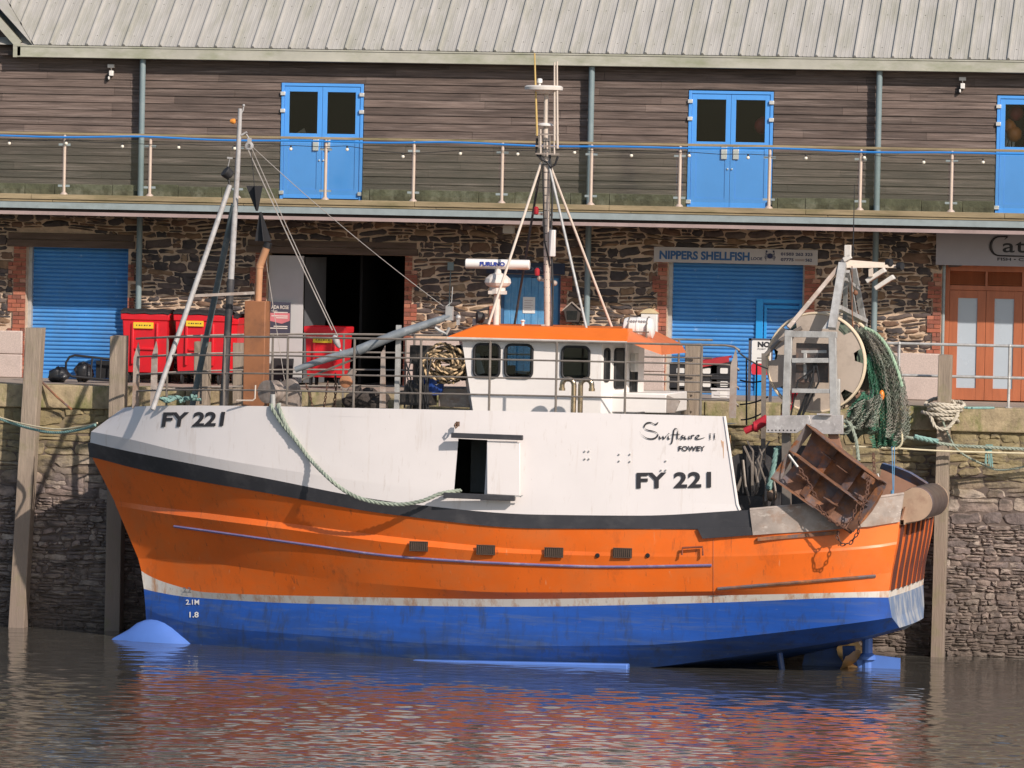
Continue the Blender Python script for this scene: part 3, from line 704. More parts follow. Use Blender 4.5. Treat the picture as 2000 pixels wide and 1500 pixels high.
rw = [curve(c) for c in (C3h, C4, C4b, C6, C7, C8, C9, C10, C11)]
hull = MB()
def strip(mb, r1, r2, sub, mi, both=True):
    rr = [lerp(r1, r2, k/sub) for k in range(sub+1)]
    mb.cm = mi; mb.rows(rr)
    if both: mb.rows([[mir(p) for p in r] for r in rr][::-1])
seq = [(0, 1, 3, 0), (1, 2, 1, 0), (2, 3, 4, 0), (3, 4, 2, 0), (4, 5, 1, 1), (5, 6, 2, 2), (6, 7, 2, 2), (7, 8, 2, 2)]
for a, c, s, mi in seq: strip(hull, rw[a], rw[c], s, mi)
# transom, slightly rounded, from corner to corner
def trow(p, n=10, bulge=0.04):
    q = mir(p); o = []
    for i in range(n+1):
        f = i/n; o.append(p.lerp(q, f)+BU*bulge*(1-(2*f-1)**2))
    return o
ends = [r_[-1] for r_ in rw]
for a, c, s, mi in seq:
    hull.cm = 3 if mi == 2 else mi
    hull.rows([trow(ends[a].lerp(ends[c], k/s)) if (ends[a]-BO).dot(BN) > .01 else [ends[a]]*11 for k in range(s+1)])
hull.build('hull', [m_ho, m_boot, m_hb, M('scraped_transom_blue', (.16, .22, .34), .6, var=.15, grime=(.5, .5, .48), gamt=.7, gscale=4, gan=(1, 1, .4), gth=(.48, .62))], boat, sharp=20)
# white shelter side with the shooting door left open
r0, r1, r2 = curve(C0), curve(C1), curve(C2)
ra = lerp(r0, r1, 0.345)
sh = MB(); ia, ib = TS.index(0.5615), TS.index(0.6085)
for A_, B_, k in ((r0, ra, 2), (ra, r1, 3), (r1, r2, 2)):
    rr = [lerp(A_, B_, q/k) for q in range(k+1)]
    if A_ is ra:
        sh.rows([r_[:ia+1] for r_ in rr]); sh.rows([r_[ib:] for r_ in rr])
    else: sh.rows(rr)
    sh.rows([[mir(p)-(ZU*.14 if A_ is r0 and q == 0 else ZU*0) for p in r_[:-7]] for q, r_ in enumerate(rr)][::-1])
sh.build('shelter_side', m_hw, boat, sharp=14)
# aft edge flange of the shelter, shelter deck, inner bulkheads
b = MB(); b.tube([r0[-1], r1[-1], r2[-1]], 0.025, 6); b.build('edge_bead', m_hw, boat)
b = MB(); dk = [p+Vector((0, 0, -0.15)) for p in r0[:-7]]; b.rows([dk, [mir(p) for p in dk]]); dk = [p+Vector((0, 0, -0.15)) for p in r0[-8:]]; b.rows([dk, [side(p, 1.2) for p in dk]]); b.build('shelter_deck', m_deck, boat)
b = MB()
wdz = P(1600, 1052, -9.0).z
wd = [Vector((p.x, p.y, 0)) for p in lerp(rw[0], rw[1], 0.3)]
dl = []
for p, q in zip(rw[0], rw[1]):
    f = min(max((p.z-wdz)/max(p.z-q.z, .01), 0), 1); s = p.lerp(q, f*.5); hq = max((s-BO).dot(BN)-.22, 0); dl.append(Vector((s.x, s.y, min(p.z-0.1, max(wdz, p.z-.4))))+BN*(hq-(s-BO).dot(BN)))
b.rows([dl, [mir(p)+BN*0 for p in dl]]); b.build('working_deck', m_deck, boat)
# rubbing strake
b = MB(); c2, c3 = curve(C2b), curve(C3)
o = 0.022
def off(r_, d): return [p+BN*d if (p-BO).dot(BN) > -0.01 else p-BN*d for p in r_]
A1, A2 = off(c2, o), off(c3, o)
A1[0] = c2[0]-BU*0.05; A2[0] = c3[0]-BU*0.05
b.rows([c2, A1, lerp(A1, A2, .5), A2, c3]); b.rows([[mir(p) for p in r_] for r_ in (c3, A2, lerp(A1, A2, .5), A1, c2)])
b.poly([c2[-1], A1[-1], A2[-1], c3[-1]])
q = [B(1362,1032,2.80), B(1466,1030,2.80), B(1471,1045,2.80), B(1372,1052,2.80)]
b.prism(q, BN*-0.05)
b.build('rubbing_strake', m_hk, boat, sharp=30)
# worn steel bulwark aft
bw = [(1465,996,2.78),(1600,984,2.70),(1700,974,2.42),(1765,965,2.14)]; bl = [(1471,1045,2.78),(1600,1036,2.70),(1700,1028,2.42),(1758,1019,2.15)]
b = MB()
for m_ in (0, 1):
    b = MB(); T = [B(*p) for p in bw]; Bt = [B(*p) for p in bl]
    if m_: T, Bt = [mir(p) for p in T], [mir(p) for p in Bt]
    s = -1 if m_ else 1
    To = [p+BN*0.03*s for p in T]; Bo = [p+BN*0.03*s for p in Bt]
    b.rows([Bo, To, [p-BN*.05*s for p in T], [p-BN*.05*s for p in Bt]])
    b.tube(T, 0.035, 6); b.build('bulwark', m_rustlight, boat, sharp=20)
def mid_hb(x, y):
    a, c = interp(C4b, x), interp(C6, x); return a[2]+(c[2]-a[2])*(y-a[1])/(c[1]-a[1])
b = MB(); b.bar(B(1480,1053,2.79), B(1640,1040,2.66), 0.05, 0.06); b.build('half_round_fender', m_rust, boat)
b = MB(); b.tube([B(x, 1150-(x-1402)*.0814, mid_hb(x, 1150-(x-1402)*.0814)+.015) for x in range(1402, 1712, 28)], 0.03, 6); b.build('lower_fender', m_rust, boat)
# rubbing bar, faded purple blue
CB = [(340,1028,1.18),(420,1039,1.55),(600,1064,2.12),(775,1087,2.52),(1000,1101,2.745),(1200,1107,2.775),(1390,1104,2.785)]
CB = [(x, interp(CB, x)[1], mid_hb(x, interp(CB, x)[1])+.008) for x in range(340, 1391, 15)]
b = MB(); b.tube([B(*q) for q in CB], 0.024, 6)
b.build('rubbing_bar', M('faded_purple', (0.17, 0.15, 0.30), 0.6, var=0.2, grime=(0.5, 0.4, 0.4), gamt=0.6, gscale=2.5, gth=(.55, .7)), boat)
# transom planking
b = MB(); n = 7; bot = ends[4].lerp(ends[3], .0); top = ends[0].lerp(ends[1], .1)
tt, tb = trow(top, 40), trow(bot, 40)
for i in (1.5, 7, 12.5, 18, 23.5, 29, 34.5):
    a0, a1 = i, i+2.0
    def at(row, f):
        k = min(int(f), 39); return row[k].lerp(row[k+1], f-k)
    p = [at(tb, a0), at(tb, a1), at(tt, a1), at(tt, a0)]
    b.prism([q_-BU*0.01 for q_ in p], BU*0.04)
b.build('transom_plank', M('dark_wet_timber', (0.10, 0.03, 0.02), 0.8, var=0.3), boat)
# vents in the side

for (x, y) in ((818, 1067), (949, 1074), (1082, 1079), (1216, 1080)):
    hb = mid_hb(x, y)+.012
    b = MB(); c = B(x, y, hb); w, h = 0.16, 0.078
    b.obox(c, BU*w, BN*0.012, ZU*h); V = b.build('hull_vent', m_dark, boat, bevel=0.02)
    b = MB()
    for k in range(9): b.obox(c+BU*(-w+0.03+k*0.034)+BN*.014, BU*0.008, BN*0.008, ZU*h*.85)
    b.tube([c-BU*w-ZU*h+BN*.01, c+BU*w-ZU*h+BN*.01, c+BU*w+ZU*h+BN*.01, c-BU*w+ZU*h+BN*.01], 0.010, 5, closed=True)
    b.build('grille', M('vent_grille', (0.10, 0.065, 0.045), 0.6), V)
b = MB()
for x in (1167, 1265): b.lathe(B(x, 1085, mid_hb(x, 1085)), BN, [(0.04, 0), (0.03, 0.02)], 12)
b.build('drain', m_dark, boat)
b = MB(); b.tube([B(1332,1084,2.79), B(1333,1070,2.79), B(1372,1068,2.79), B(1373,1085,2.79)], 0.02, 6); b.build('bracket', M('dark_rust', (0.22, 0.06, 0.03), 0.8), boat)
# shooting door, its rails, the pipe hook above
b = MB()
b.obox((B(955,864,2.745)+B(1012,966,2.745))/2, (B(1016,915,2.745)-B(951,912,2.745))/2, BN*0.012, (B(984,864,2.745)-B(984,968,2.745))/2)
D = b.build('sliding_door', m_hw, boat, bevel=0.012)
b = MB(); b.bar(B(882,850,2.78), B(1021,855,2.78), 0.09, 0.085); b.build('door_rail', m_hk, boat, bevel=0.008)
b = MB(); b.bar(B(867,967,2.79), B(1006,973,2.79), 0.09, 0.09); b.build('door_rail', m_hk, boat, bevel=0.008)
b = MB(); b.tube([B(894,825,2.72), B(894,832,2.78), B(890,836,2.8), B(888,831,2.8), B(890,827,2.75)], .018, 6); b.obox(B(894,828,2.70), BU*.03, BN*.02, ZU*.04); b.build('fairlead_hook', M('brown_bronze', (0.2, 0.12, 0.08), .5, .5), boat)
b = MB(); b.bar(B(1018,968,2.82), B(1021,968,2.82), .02, .02); b.bar(B(1006,969,2.8), B(1018,970,2.8), .015, .02); b.build('latch', m_galv, boat)
# inner white frame seen through the open door
b = MB(); b.obox(B(948,905,1.4), BU*.25, BN*.02, ZU*.5); b.build('inner_frame', m_deck, boat); b = MB(); b.obox(B(920,920,-2.2), BU*2.4, BN*.03, ZU*.9); b.build('inner_bulkhead', m_deck, boat)
# bulb, bilge keel, keel, skeg, propeller, rudder
b = MB()
bc = B(305, 1262, 0)
rows = []
for i in range(15):
    f = i/14; x = 208+f*206
    top = interp([(208,1256),(222,1245),(248,1231),(272,1214),(300,1208),(320,1209),(350,1222),(414,1268)], x)[1]
    wv = 0.55*math.sin(math.pi*min(f*1.25+0.02, 1.0)*0.5)*(1-0.2*f)
    c = B(x, 1275, 0); tp = B(x, top, 0); h = tp.z-c.z
    rows.append([c+BN*(wv*math.cos(a))+ZU*(h*math.sin(a)) for a in [math.pi*k/12 for k in range(13)]])
b.rows(rows); b.build('bulbous_bow', m_bulb, boat, sharp=50)
b = MB(); b.obox((B(808,1282,2.3)+B(1228,1290,2.4))/2+ZU*-0.155, (B(1228,1290,2.4)-B(808,1282,2.3))/2, BN*0.10, ZU*0.10)
b.build('bilge_keel', m_bulb, boat, bevel=0.02)
b = MB(); b.prism([B(1575,1262,.06), B(1668,1262,.06), B(1680,1330,.06), B(1560,1330,.06)], BN*-0.12); b.build('skeg', m_hb, boat); b = MB()
b.tube([B(1520,1262,1.2), B(1528,1312,1.2)], 0.055, 10); b.build('transducer_tube', m_hb, boat)
b = MB(); b.tube([B(1694,1240,0), B(1694,1330,0)], 0.09, 10); b.prism([B(1668,1290,.05), B(1668,1276,.05), B(1700,1279,.05), B(1757,1286,.05), B(1757,1340,.05), B(1665,1340,.05)], BN*-.1)
b.lathe(B(1694,1282,0), ZU, [(0.16, -.05), (.16, 0), (.09, .06)], 12)
b.build('rudder', m_bulb, boat)
b = MB(); hc = B(1660, 1304, 0); b.lathe(hc-BU*.12, BU, [(0.10, 0), (.12, .1), (.06, .26)], 12)
for k in range(4):
    a = k*math.pi/2+0.3; d1 = BN*math.cos(a)+ZU*math.sin(a); d2 = BN*-math.sin(a)+ZU*math.cos(a)
    rws = []
    for i in range(7):
        f = i/6; wd_ = 0.06+0.26*math.sin(math.pi*min(f+.12, 1)); tw = 0.9-0.5*f
        rws.append([hc+d1*(0.08+f*0.55)+(d2*math.cos(tw)+BU*math.sin(tw))*wd_*s for s in (-1, -.5, 0, .5, 1)])
    b.rows(rws)
b.build('propeller', M('bronze', (0.55, 0.33, 0.14), 0.4, 0.7), boat)

# ---------------- lettering helper
def letters(s, name, mat, parent, o, u, v, lift=0.012, bold=0.0, shear=0.0, spacing=1.0):
    """text mesh whose ink box has its lower left at o, spans u across and v up"""
    c = bpy.data.curves.new('tmp', 'FONT'); c.body = s; c.size = 1; c.offset = bold; c.shear = shear; c.space_character = spacing; c.resolution_u = 4
    t = bpy.data.objects.new('tmp', c); COL.objects.link(t); bpy.context.view_layer.update()
    me = bpy.data.meshes.new_from_object(t.evaluated_get(bpy.context.evaluated_depsgraph_get()))
    bpy.data.objects.remove(t); bpy.data.curves.remove(c)
    xs = [w.co.x for w in me.vertices]; ys = [w.co.y for w in me.vertices]; x0, x1, y0, y1 = min(xs), max(xs), min(ys), max(ys)
    o, u, v = Vector(o), Vector(u), Vector(v); n = u.cross(v).normalized()
    base = Vector((0, 0, 0)); p = parent
    while p is not None: base += p.location; p = p.parent
    for w in me.vertices: w.co = o+u*((w.co.x-x0)/(x1-x0))+v*((w.co.y-y0)/(y1-y0))+n*lift-base
    me.materials.clear(); me.materials.append(mat); me.name = name
    ob = bpy.data.objects.new(name, me); COL.objects.link(ob)
    if parent is not None: ob.parent = parent
    return ob
m_ink = M('black_lettering', (0.03, 0.028, 0.032), 0.5, var=0)
def surf_hb(x, y):      # half breadth of the white side at a pixel
    a, c = interp(C0, x), interp(C1, x); f = (y-a[1])/(c[1]-a[1]); return a[2]+(c[2]-a[2])*f
def hull_text(s, l, b_, r_, t_, yb_r=None, yt_r=None, **k):
    yb_r = b_ if yb_r is None else yb_r; yt_r = t_ if yt_r is None else yt_r
    ob = letters(s, 'lettering', m_ink, None, (0, 0, 0), (1, 0, 0), (0, 1, 0), lift=0, **k)
    for w in ob.data.vertices:
        f, g = w.co.x, w.co.y; x = l+(r_-l)*f; y = (b_+(yb_r-b_)*f)*(1-g)+(t_+(yt_r-t_)*f)*g
        w.co = B(x, y, surf_hb(x, y)+0.022)-boat.location
    ob.parent = boat; return ob
hull_text('FY 221', 315, 834, 440, 805, 832, 804, bold=0.035, shear=0.12)
hull_text('FY 221', 1243, 954, 1389, 923, 952, 921, bold=0.035, spacing=1.08)
hull_text('FOWEY', 1325, 881, 1377, 871, 881, 871, bold=0.03)
# draught marks
m_mark = M('white_marking', (0.75, 0.74, 0.72), 0.5, var=0)
m_grey = M('grey_marking', (0.28, 0.29, 0.31), 0.5, var=0)
def low_text(s, l, b_, r_, t_, hb0, hb1, m):
    def hl(x, y):
        y8, y9, y7 = interp(C8, x)[1], interp(C9, x)[1], interp(C7, x)[1]
        if y < y8: f = (y-y7)/(y8-y7); return interp(C7, x)[2]*(1-f)+interp(C8, x)[2]*f
        f = (y-y8)/(y9-y8); return interp(C8, x)[2]*(1-f)+interp(C9, x)[2]*f
    ob = letters(s, 'draught_mark', m, None, (0, 0, 0), (1, 0, 0), (0, 1, 0), lift=0, bold=.02)
    for w in ob.data.vertices:
        x = l+(r_-l)*w.co.x; y = b_+(t_-b_)*w.co.y; w.co = B(x, y, hl(x, y)+.02)-boat.location
    ob.parent = boat
low_text('2.2', 357, 1158, 373, 1147, .50, .60, m_grey)
low_text('2.1M', 363, 1181, 389, 1171, .46, .60, m_mark)
low_text('1.8', 370, 1206, 388, 1195, .40, .50, m_mark)
# ship's name, brushed script
def brush(mb, pts, nib=(1.5, -1.5), sc=4.0):
    def pt(X, Y): x, y = 1000+X/sc, 760+Y/sc; return B(x, y, surf_hb(x, y)+0.022)
    # smooth
    q = []
    for i in range(len(pts)-1):
        p0 = pts[max(i-1, 0)]; p1 = pts[i]; p2 = pts[i+1]; p3 = pts[min(i+2, len(pts)-1)]
        for k in range(5):
            t = k/5; q.append(tuple(0.5*((2*p1[a])+(-p0[a]+p2[a])*t+(2*p0[a]-5*p1[a]+4*p2[a]-p3[a])*t*t+(-p0[a]+3*p1[a]-3*p2[a]+p3[a])*t**3) for a in (0, 1)))
    q.append(pts[-1]); n = len(q)
    for i in range(n-1):
        w0 = min(1, (i+1)/4, (n-i)/4); w1 = min(1, (i+2)/4, (n-i-1)/4)
        a, c = q[i], q[i+1]; nx_, ny_ = nib[0]*sc/4, nib[1]*sc/4
        mb.quad(pt(a[0]-nx_*w0, a[1]-ny_*w0), pt(c[0]-nx_*w1, c[1]-ny_*w1), pt(c[0]+nx_*w1, c[1]+ny_*w1), pt(a[0]+nx_*w0, a[1]+ny_*w0))
b = MB()
NB = (5, -4)
brush(b, [(1143,258),(1122,276),(1085,261),(1050,268),(1032,298),(1055,318),(1108,330),(1140,348),(1130,374),(1098,388),(1052,382),(1015,355),(996,330)], (4, 5))
brush(b, [(1150,364),(1158,388),(1168,385),(1180,364)], NB); brush(b, [(1178,364),(1186,388),(1196,385),(1206,362),(1216,360)], NB)
brush(b, [(1222,362),(1220,384),(1232,390),(1244,380)], NB); brush(b, [(1222,344),(1228,350)], NB)
brush(b, [(1292,318),(1280,304),(1266,322),(1258,370),(1250,415),(1240,430),(1232,424)], (5, 1)); brush(b, [(1238,356),(1282,354),(1318,352)], (1, 3))
brush(b, [(1296,322),(1291,380),(1300,390),(1314,382)], (5, 0))
brush(b, [(1342,364),(1326,362),(1328,374),(1340,382),(1330,391),(1314,388)], NB)
brush(b, [(1352,362),(1350,384),(1362,390),(1380,378)], NB); brush(b, [(1384,362),(1382,384),(1394,390)], NB)
brush(b, [(1404,392),(1404,364),(1412,360),(1426,364)], NB); brush(b, [(1396,362),(1406,364)], NB)
brush(b, [(1440,378),(1462,372),(1456,360),(1440,364),(1436,382),(1450,391),(1480,386),(1510,376)], NB)
for X in (1548, 1582): brush(b, [(X, 348), (X, 370), (X, 392)], (4, 0)); brush(b, [(X-9, 346), (X+9, 346)], (0, 2)); brush(b, [(X-9, 393), (X+9, 393)], (0, 2))
b.build('name_lettering', m_ink, boat, sharp=0)
# weld seams in the plating
m_seam = M('seam', (.36, .12, .06), .7)
for x in (1393,): b = MB(); b.tube([rw_ for rw_ in [B(x, interp(c_, x)[1], interp(c_, x)[2]+.004) for c_ in (C3h, C4, C4b, C6, C7, C8)]], .005, 5); b.build('weld_seam', m_seam, boat)
for x in (): b = MB(); b.tube([B(x, interp(C1, x)[1]-35, surf_hb(x, interp(C1, x)[1]-35)+.003), B(x-1, interp(C1, x)[1], 2.75), B(x-1, interp(C2, x)[1], 2.78)], .004, 4); b.build('weld_seam', m_seam, boat)
# bolts and rust weeps
b = MB()
for (x, y) in ((1143,881),(1151,881),(1143,896),(1151,896),(1210,887),(1231,887),(1210,900),(1231,901),(1292,918),(1301,918),(1301,900)):
    b.lathe(B(x, y, surf_hb(x, y)), BN, [(0.014, 0), (.014, .028), (.008, .034)], 8)
b.build('bolt_head', m_galv, boat)
m_weep = M('rust_weep', (0.55, 0.30, 0.14), 0.8, var=0.3)
b = MB()
for (x, y0, y1, w) in ((1412, 862, 895, 1.2), (1419, 845, 880, 1.3), (1426, 850, 866, .6), (1409, 860, 874, .8)):
    b.add([B(x-w, y0, surf_hb(x, y0)+.004), B(x+w, y0, surf_hb(x, y0)+.004), B(x+w*.3+1.5, y1, surf_hb(x, y1)+.004), B(x-w*.3+1.5, y1, surf_hb(x, y1)+.004)], [(0, 1, 2, 3)])
b.build('rust_weep', m_weep, boat, sharp=0)
# ---------------------------------------------------------------- boat fittings
def uh(u, h, z): return BO+BU*u+BN*h*HS+ZU*z
def U(p): return (p-BO).dot(BU)
m_win = M('dark_window', (0.012, 0.014, 0.016), 0.06, var=0.1, spec=0.6)
def rrect(c, a, d, w, h, r, n=5):
    o = []
    for sx, sy, a0 in ((1, 1, 0), (-1, 1, 90), (-1, -1, 180), (1, -1, 270)):
        for k in range(n+1):
            t = R(a0+90*k/n); o.append(c+a*(sx*(w-r)+r*math.cos(t))+d*(sy*(h-r)+r*math.sin(t)))
    return o
# wheelhouse body
zt, zb = B(1040, 667, 1.35).z, B(1040, 803, 1.35).z-0.12
uft, ufb = U(B(902, 665, 1.35)), U(B(926, 803, 1.35)); u2 = U(B(1175, 700, 1.35)); u3 = U(B(1247, 700, 0.2))
def ringw(uf, z): return [uh(uf, 1.35, z), uh(uf-.22, .6, z), uh(uf-.22, -.6, z), uh(uf, -1.35, z), uh(u2, -1.35, z), uh(u3, -.35, z), uh(u3, .2, z), uh(u2, 1.35, z)]
b = MB(); rt, rb = ringw(uft, zt), ringw(ufb, zb); b.rows([rb[:4], rt[:4]]); b.rows([rb[4:], rt[4:]])
from mathutils.geometry import tessellate_polygon
WN = [(926, 976, 673, 736), (987, 1040, 674, 737), (1098, 1151, 678, 740)]
def rr0(c, a, d, w, h, r, n=5):
    return [c+a*(sx*(w-r)+r*math.cos(R(a0+90*k/n)))+d*(sy*(h-r)+r*math.sin(R(a0+90*k/n))) for sx, sy, a0 in ((1, 1, 0), (-1, 1, 90), (-1, -1, 180), (1, -1, 270)) for k in range(n+1)]
for fm in ((lambda p: p), mir):
    loops = [[rb[0], rb[7], rt[7], rt[0]]]+[rr0(B((l+r_)/2, (t_+bt)/2, 1.35), BU, ZU, (r_-l)/2/116.0, (bt-t_)/2/116.0, .10) for l, r_, t_, bt in WN]
    vs_ = [fm(p) for lp in loops for p in lp]; b.add(vs_, [tuple(t_) for t_ in tessellate_polygon([[fm(p) for p in lp] for lp in loops])])
W = b.build('wheelhouse', m_wh, boat, sharp=20)
m_clear = glass('cabin_glass', (0.6, 0.66, 0.68), 0.03); m_blkpaint0 = M('cabin_lining', (.05, .05, .055), .7)
def window(c, a, d, w, h, n_out, r=0.09, mt=None):
    b = MB(); b.prism([p+n_out*0.004 for p in rrect(c, a, d, w, h, r)], n_out*0.012); V = b.build('window', mt or m_win, W, sharp=0)
    b = MB(); b.tube([p+n_out*0.018 for p in rrect(c, a, d, w+.01, h+.01, r)], 0.022, 6, closed=True); b.build('window_seal', m_black, W)
for (l, r_, t_, bt) in ((926, 976, 673, 736), (987, 1040, 674, 737), (1098, 1151, 678, 740)):
    c = B((l+r_)/2, (t_+bt)/2, 1.35); window(c, BU, ZU, (r_-l)/2/116.0, (bt-t_)/2/116.0, BN, 0.10, m_clear); window(mir(c), BU, ZU, (r_-l)/2/116.0, (bt-t_)/2/116.0, -BN, 0.10, m_clear)
b = MB(); b.poly([p+ZU*.25 for p in rb]); b.build('cabin_floor', m_blkpaint0, W)
b = MB(); c = B(965, 748, -.1); b.obox(c, BU*.22, BN*.7, ZU*.30); b.obox(c+ZU*.42-BU*.05+BN*.3, BU*.03, BN*.2, ZU*.13); b.build('console', m_blkpaint0, W)
b = MB(); c = B(1030, 752, .2); b.obox(c, BU*.18, BN*.2, ZU*.05); b.obox(c+BU*.17+ZU*.28, BU*.04, BN*.2, ZU*.27); b.obox(c-ZU*.2, BU*.05, BN*.05, ZU*.2); b.build('helm_seat', m_blkpaint0, W)
b = MB(); b.obox(B(1165, 725, .2), BU*.02, BN*.5, ZU*.6); b.build('cabin_partition', m_blkpaint0, W)
b = MB(); b.prism([B(929, 690, 1.2), B(936, 690, 1.2), B(947, 728, 1.2), B(932, 733, 1.2)], BN*-.01); b.build('curtain', m_wh, W)
cf = (rt[7]-rt[6]); cfn = Vector((cf.y, -cf.x, 0)).normalized(); cfn = cfn if cfn.dot(BU) > 0 else -cfn; ca = -cf.normalized()
p0 = rt[7]; zc = B(1200, 715, 1).z
for f, w, hh, dz in ((0.13, .055, .26, 0), (0.48, .14, .32, -.06), (0.86, .08, .22, -.28)):
    c = Vector((p0.x, p0.y, zc+dz+.02))-cf*f; window(c, ca, ZU, w, hh, cfn, 0.04)
for h in (-.8, 0, .8):
    c = (rt[1]+rb[1])/2; c = uh(U(c)+ (0.11 if h else 0), h, (zt+zb)/2+.15)
    n_ = -BU; fr = (rt[1]-rb[1]).normalized(); window(uh((uft+ufb)/2-.225+(0 if h == 0 else .08)+(-.03), h, (zt+zb)/2+.25)-BU*0.03, BN, fr, .3, .28, -BU, .08)
b = MB(); b.obox(Vector((p0.x, p0.y, zc+.06))-cf*.80+cfn*.07, ca*.055, cfn*.05, ZU*.16); b.build('switch_box', m_offwhite, W, bevel=.01)
# roof slab with chamfered edge, and the awning aft
zr0, zr1 = B(1040, 662, 1.6).z, B(1060, 638, 1.15).z
ua, uf = U(B(1222, 667, 1.6)), U(B(874, 657, 1.2))
bot = [uh(uf, 1.0, zr0), uh(uf, -1.0, zr0), uh(uf+.35, -1.6, zr0), uh(ua, -1.6, zr0), uh(ua+.0, -1.2, zr0), uh(ua+.0, 1.2, zr0), uh(ua, 1.6, zr0), uh(uf+.35, 1.6, zr0)]
top = [uh(uf+.42, .8, zr1), uh(uf+.42, -.8, zr1), uh(uf+.55, -1.18, zr1), uh(ua-.04, -1.18, zr1), uh(ua-.04, -1, zr1), uh(ua-.04, 1, zr1), uh(ua-.04, 1.18, zr1), uh(uf+.55, 1.18, zr1)]
bot[7] = uh(uf+.06, 1.5, zr0); bot[2] = uh(uf+.06, -1.5, zr0)
low = [p-ZU*0.04 for p in bot]
b = MB(); b.rows([bot, top], True); b.poly(top); b.cm = 1; b.rows([low, bot], True); b.poly(low[::-1]); b.build('wheelhouse_roof', [m_orf, m_offwhite], W, sharp=0)
b = MB(); A = [B(1222, 645, 1.18), B(1290, 674, 1.0), mir(B(1290, 674, 1.0)), mir(B(1222, 645, 1.18))]; Cb = [B(1222, 667, 1.5), B(1292, 693, 1.2), mir(B(1292, 693, 1.2)), mir(B(1222, 667, 1.5))]
b.poly(A); b.rows([[Cb[0], Cb[1], Cb[2], Cb[3]], A]); b.cm = 1; b.poly(Cb[::-1]); b.build('awning', [M('shaded_orange', (0.62, 0.17, 0.06), 0.5, var=.15), m_offwhite], W, sharp=0)  # roof orange darkened to salmon: the awning's shade is put into its colour
b = MB(); b.poly([uh(ufb+.1, 1.3, zb), uh(ufb+.1, -1.3, zb), uh(u3, -1.3, zb), uh(u3, 1.3, zb)]); b.box
b.obox((B(1178, 786, 1.0)+B(1302, 788, 1.0))/2-BN*.9, (B(1302, 788, 1.0)-B(1178, 786, 1.0))/2, BN*.9, ZU*.17); b.build('engine_casing', m_wh, boat, bevel=.02)
b = MB(); b.prism([B(1302, 772, 1.0), B(1328, 783, 1.0), B(1318, 806, 1.0), B(1302, 806, 1)], BN*-.05); b.build('casing_bracket', m_rustlight, boat)
# gooseneck vents
m_brass = M('worn_chrome', (0.45, 0.36, 0.26), 0.25, metal=0.9, var=.2)
for s, (x, xe) in enumerate(((1120, 1098), (1133, 1156))):
    base = B(x, 805, 2.0); topz = B(x, 752, 2.0).z; dx = U(B(xe, 750, 2.0))-U(base); pts = [base-ZU*.1, Vector((base.x, base.y, topz))]
    for k in range(1, 9):
        a = math.pi*k/8; pts.append(Vector((base.x, base.y, topz))+BU*(dx/2*(1-math.cos(a)))+ZU*(abs(dx)/2*math.sin(a)))
    pts.append(pts[-1]-ZU*.07); b = MB(); b.tube(pts, 0.045, 12); b.lathe(pts[-1]+ZU*.02, -ZU, [(0.055, 0), (.055, .05)], 12); b.build('gooseneck_vent', m_brass, boat)
# guard rails
RH = (1.19, 0.87, 0.56, 0.27)
def edge(x, ins=0.07):
    q = interp(C0, x); return B(q[0], q[1], max(q[2]-ins, 0))
def rail(mirror):
    fm = mir if mirror else (lambda p: p)
    b = MB(); xs = [264]+list(range(280, 1401, 28))+[1415]
    if mirror: xs = [x for x in xs if x < 1290]
    for i, h in enumerate(RH):
        pts = [fm(edge(x)+ZU*h) for x in xs]
        if not mirror:
            pts = pts+[edge(1415)+BU*.14+ZU*(h-.02), edge(1415)+BU*.22+ZU*(h-.07), edge(1415)+BU*.2-BN*.15+ZU*(h-.1)]
        b.tube(pts, 0.021 if i == 0 else 0.017, 6)
    G = b.build('guard_rail', m_pipe, boat)
    for x in (325, 437, 560, 690, 820, 955, 1085, 1220, 1368):
        if mirror and x > 1290: continue
        b = MB(); e = fm(edge(x)); b.tube([e-ZU*.03, e+ZU*1.19], 0.021, 6); b.build('rail_post', m_pipe, G)
    for x in (266, 1432):
        if mirror and x > 1290: continue
        b = MB(); e = fm(B(x, interp(C0, min(x, 1415))[1], interp(C0, min(x, 1415))[2]-.07))
        b.prism([e-BU*.07-ZU*.03, e+BU*.05-ZU*.03, e+BU*.05+ZU*1.0, e+BU*.02+ZU*1.13, e-BU*.06+ZU*.85], BN*.02); b.build('rail_end_plate', m_rustlight, G)
rail(False); rail(True)
# athwartship rail ahead of the gear, with its plate
b = MB()
for h in RH:
    b.tube([B(737, 797, 2.2)+ZU*h, B(737, 797, 1.0)+ZU*(h+.0), B(790, 797, .4)+ZU*h], .016, 6)
b.tube([B(790, 797, .4), B(790, 797, .4)+ZU*1.19], .017, 6)
b.build('gear_rail', m_pipe, boat)
b = MB(); b.prism([B(741, 797, 2.2), B(753, 797, 2.2), B(752, 675, 2.2), B(744, 690, 2.2)], BN*-.02); b.build('rail_end_plate', m_rustlight, boat)
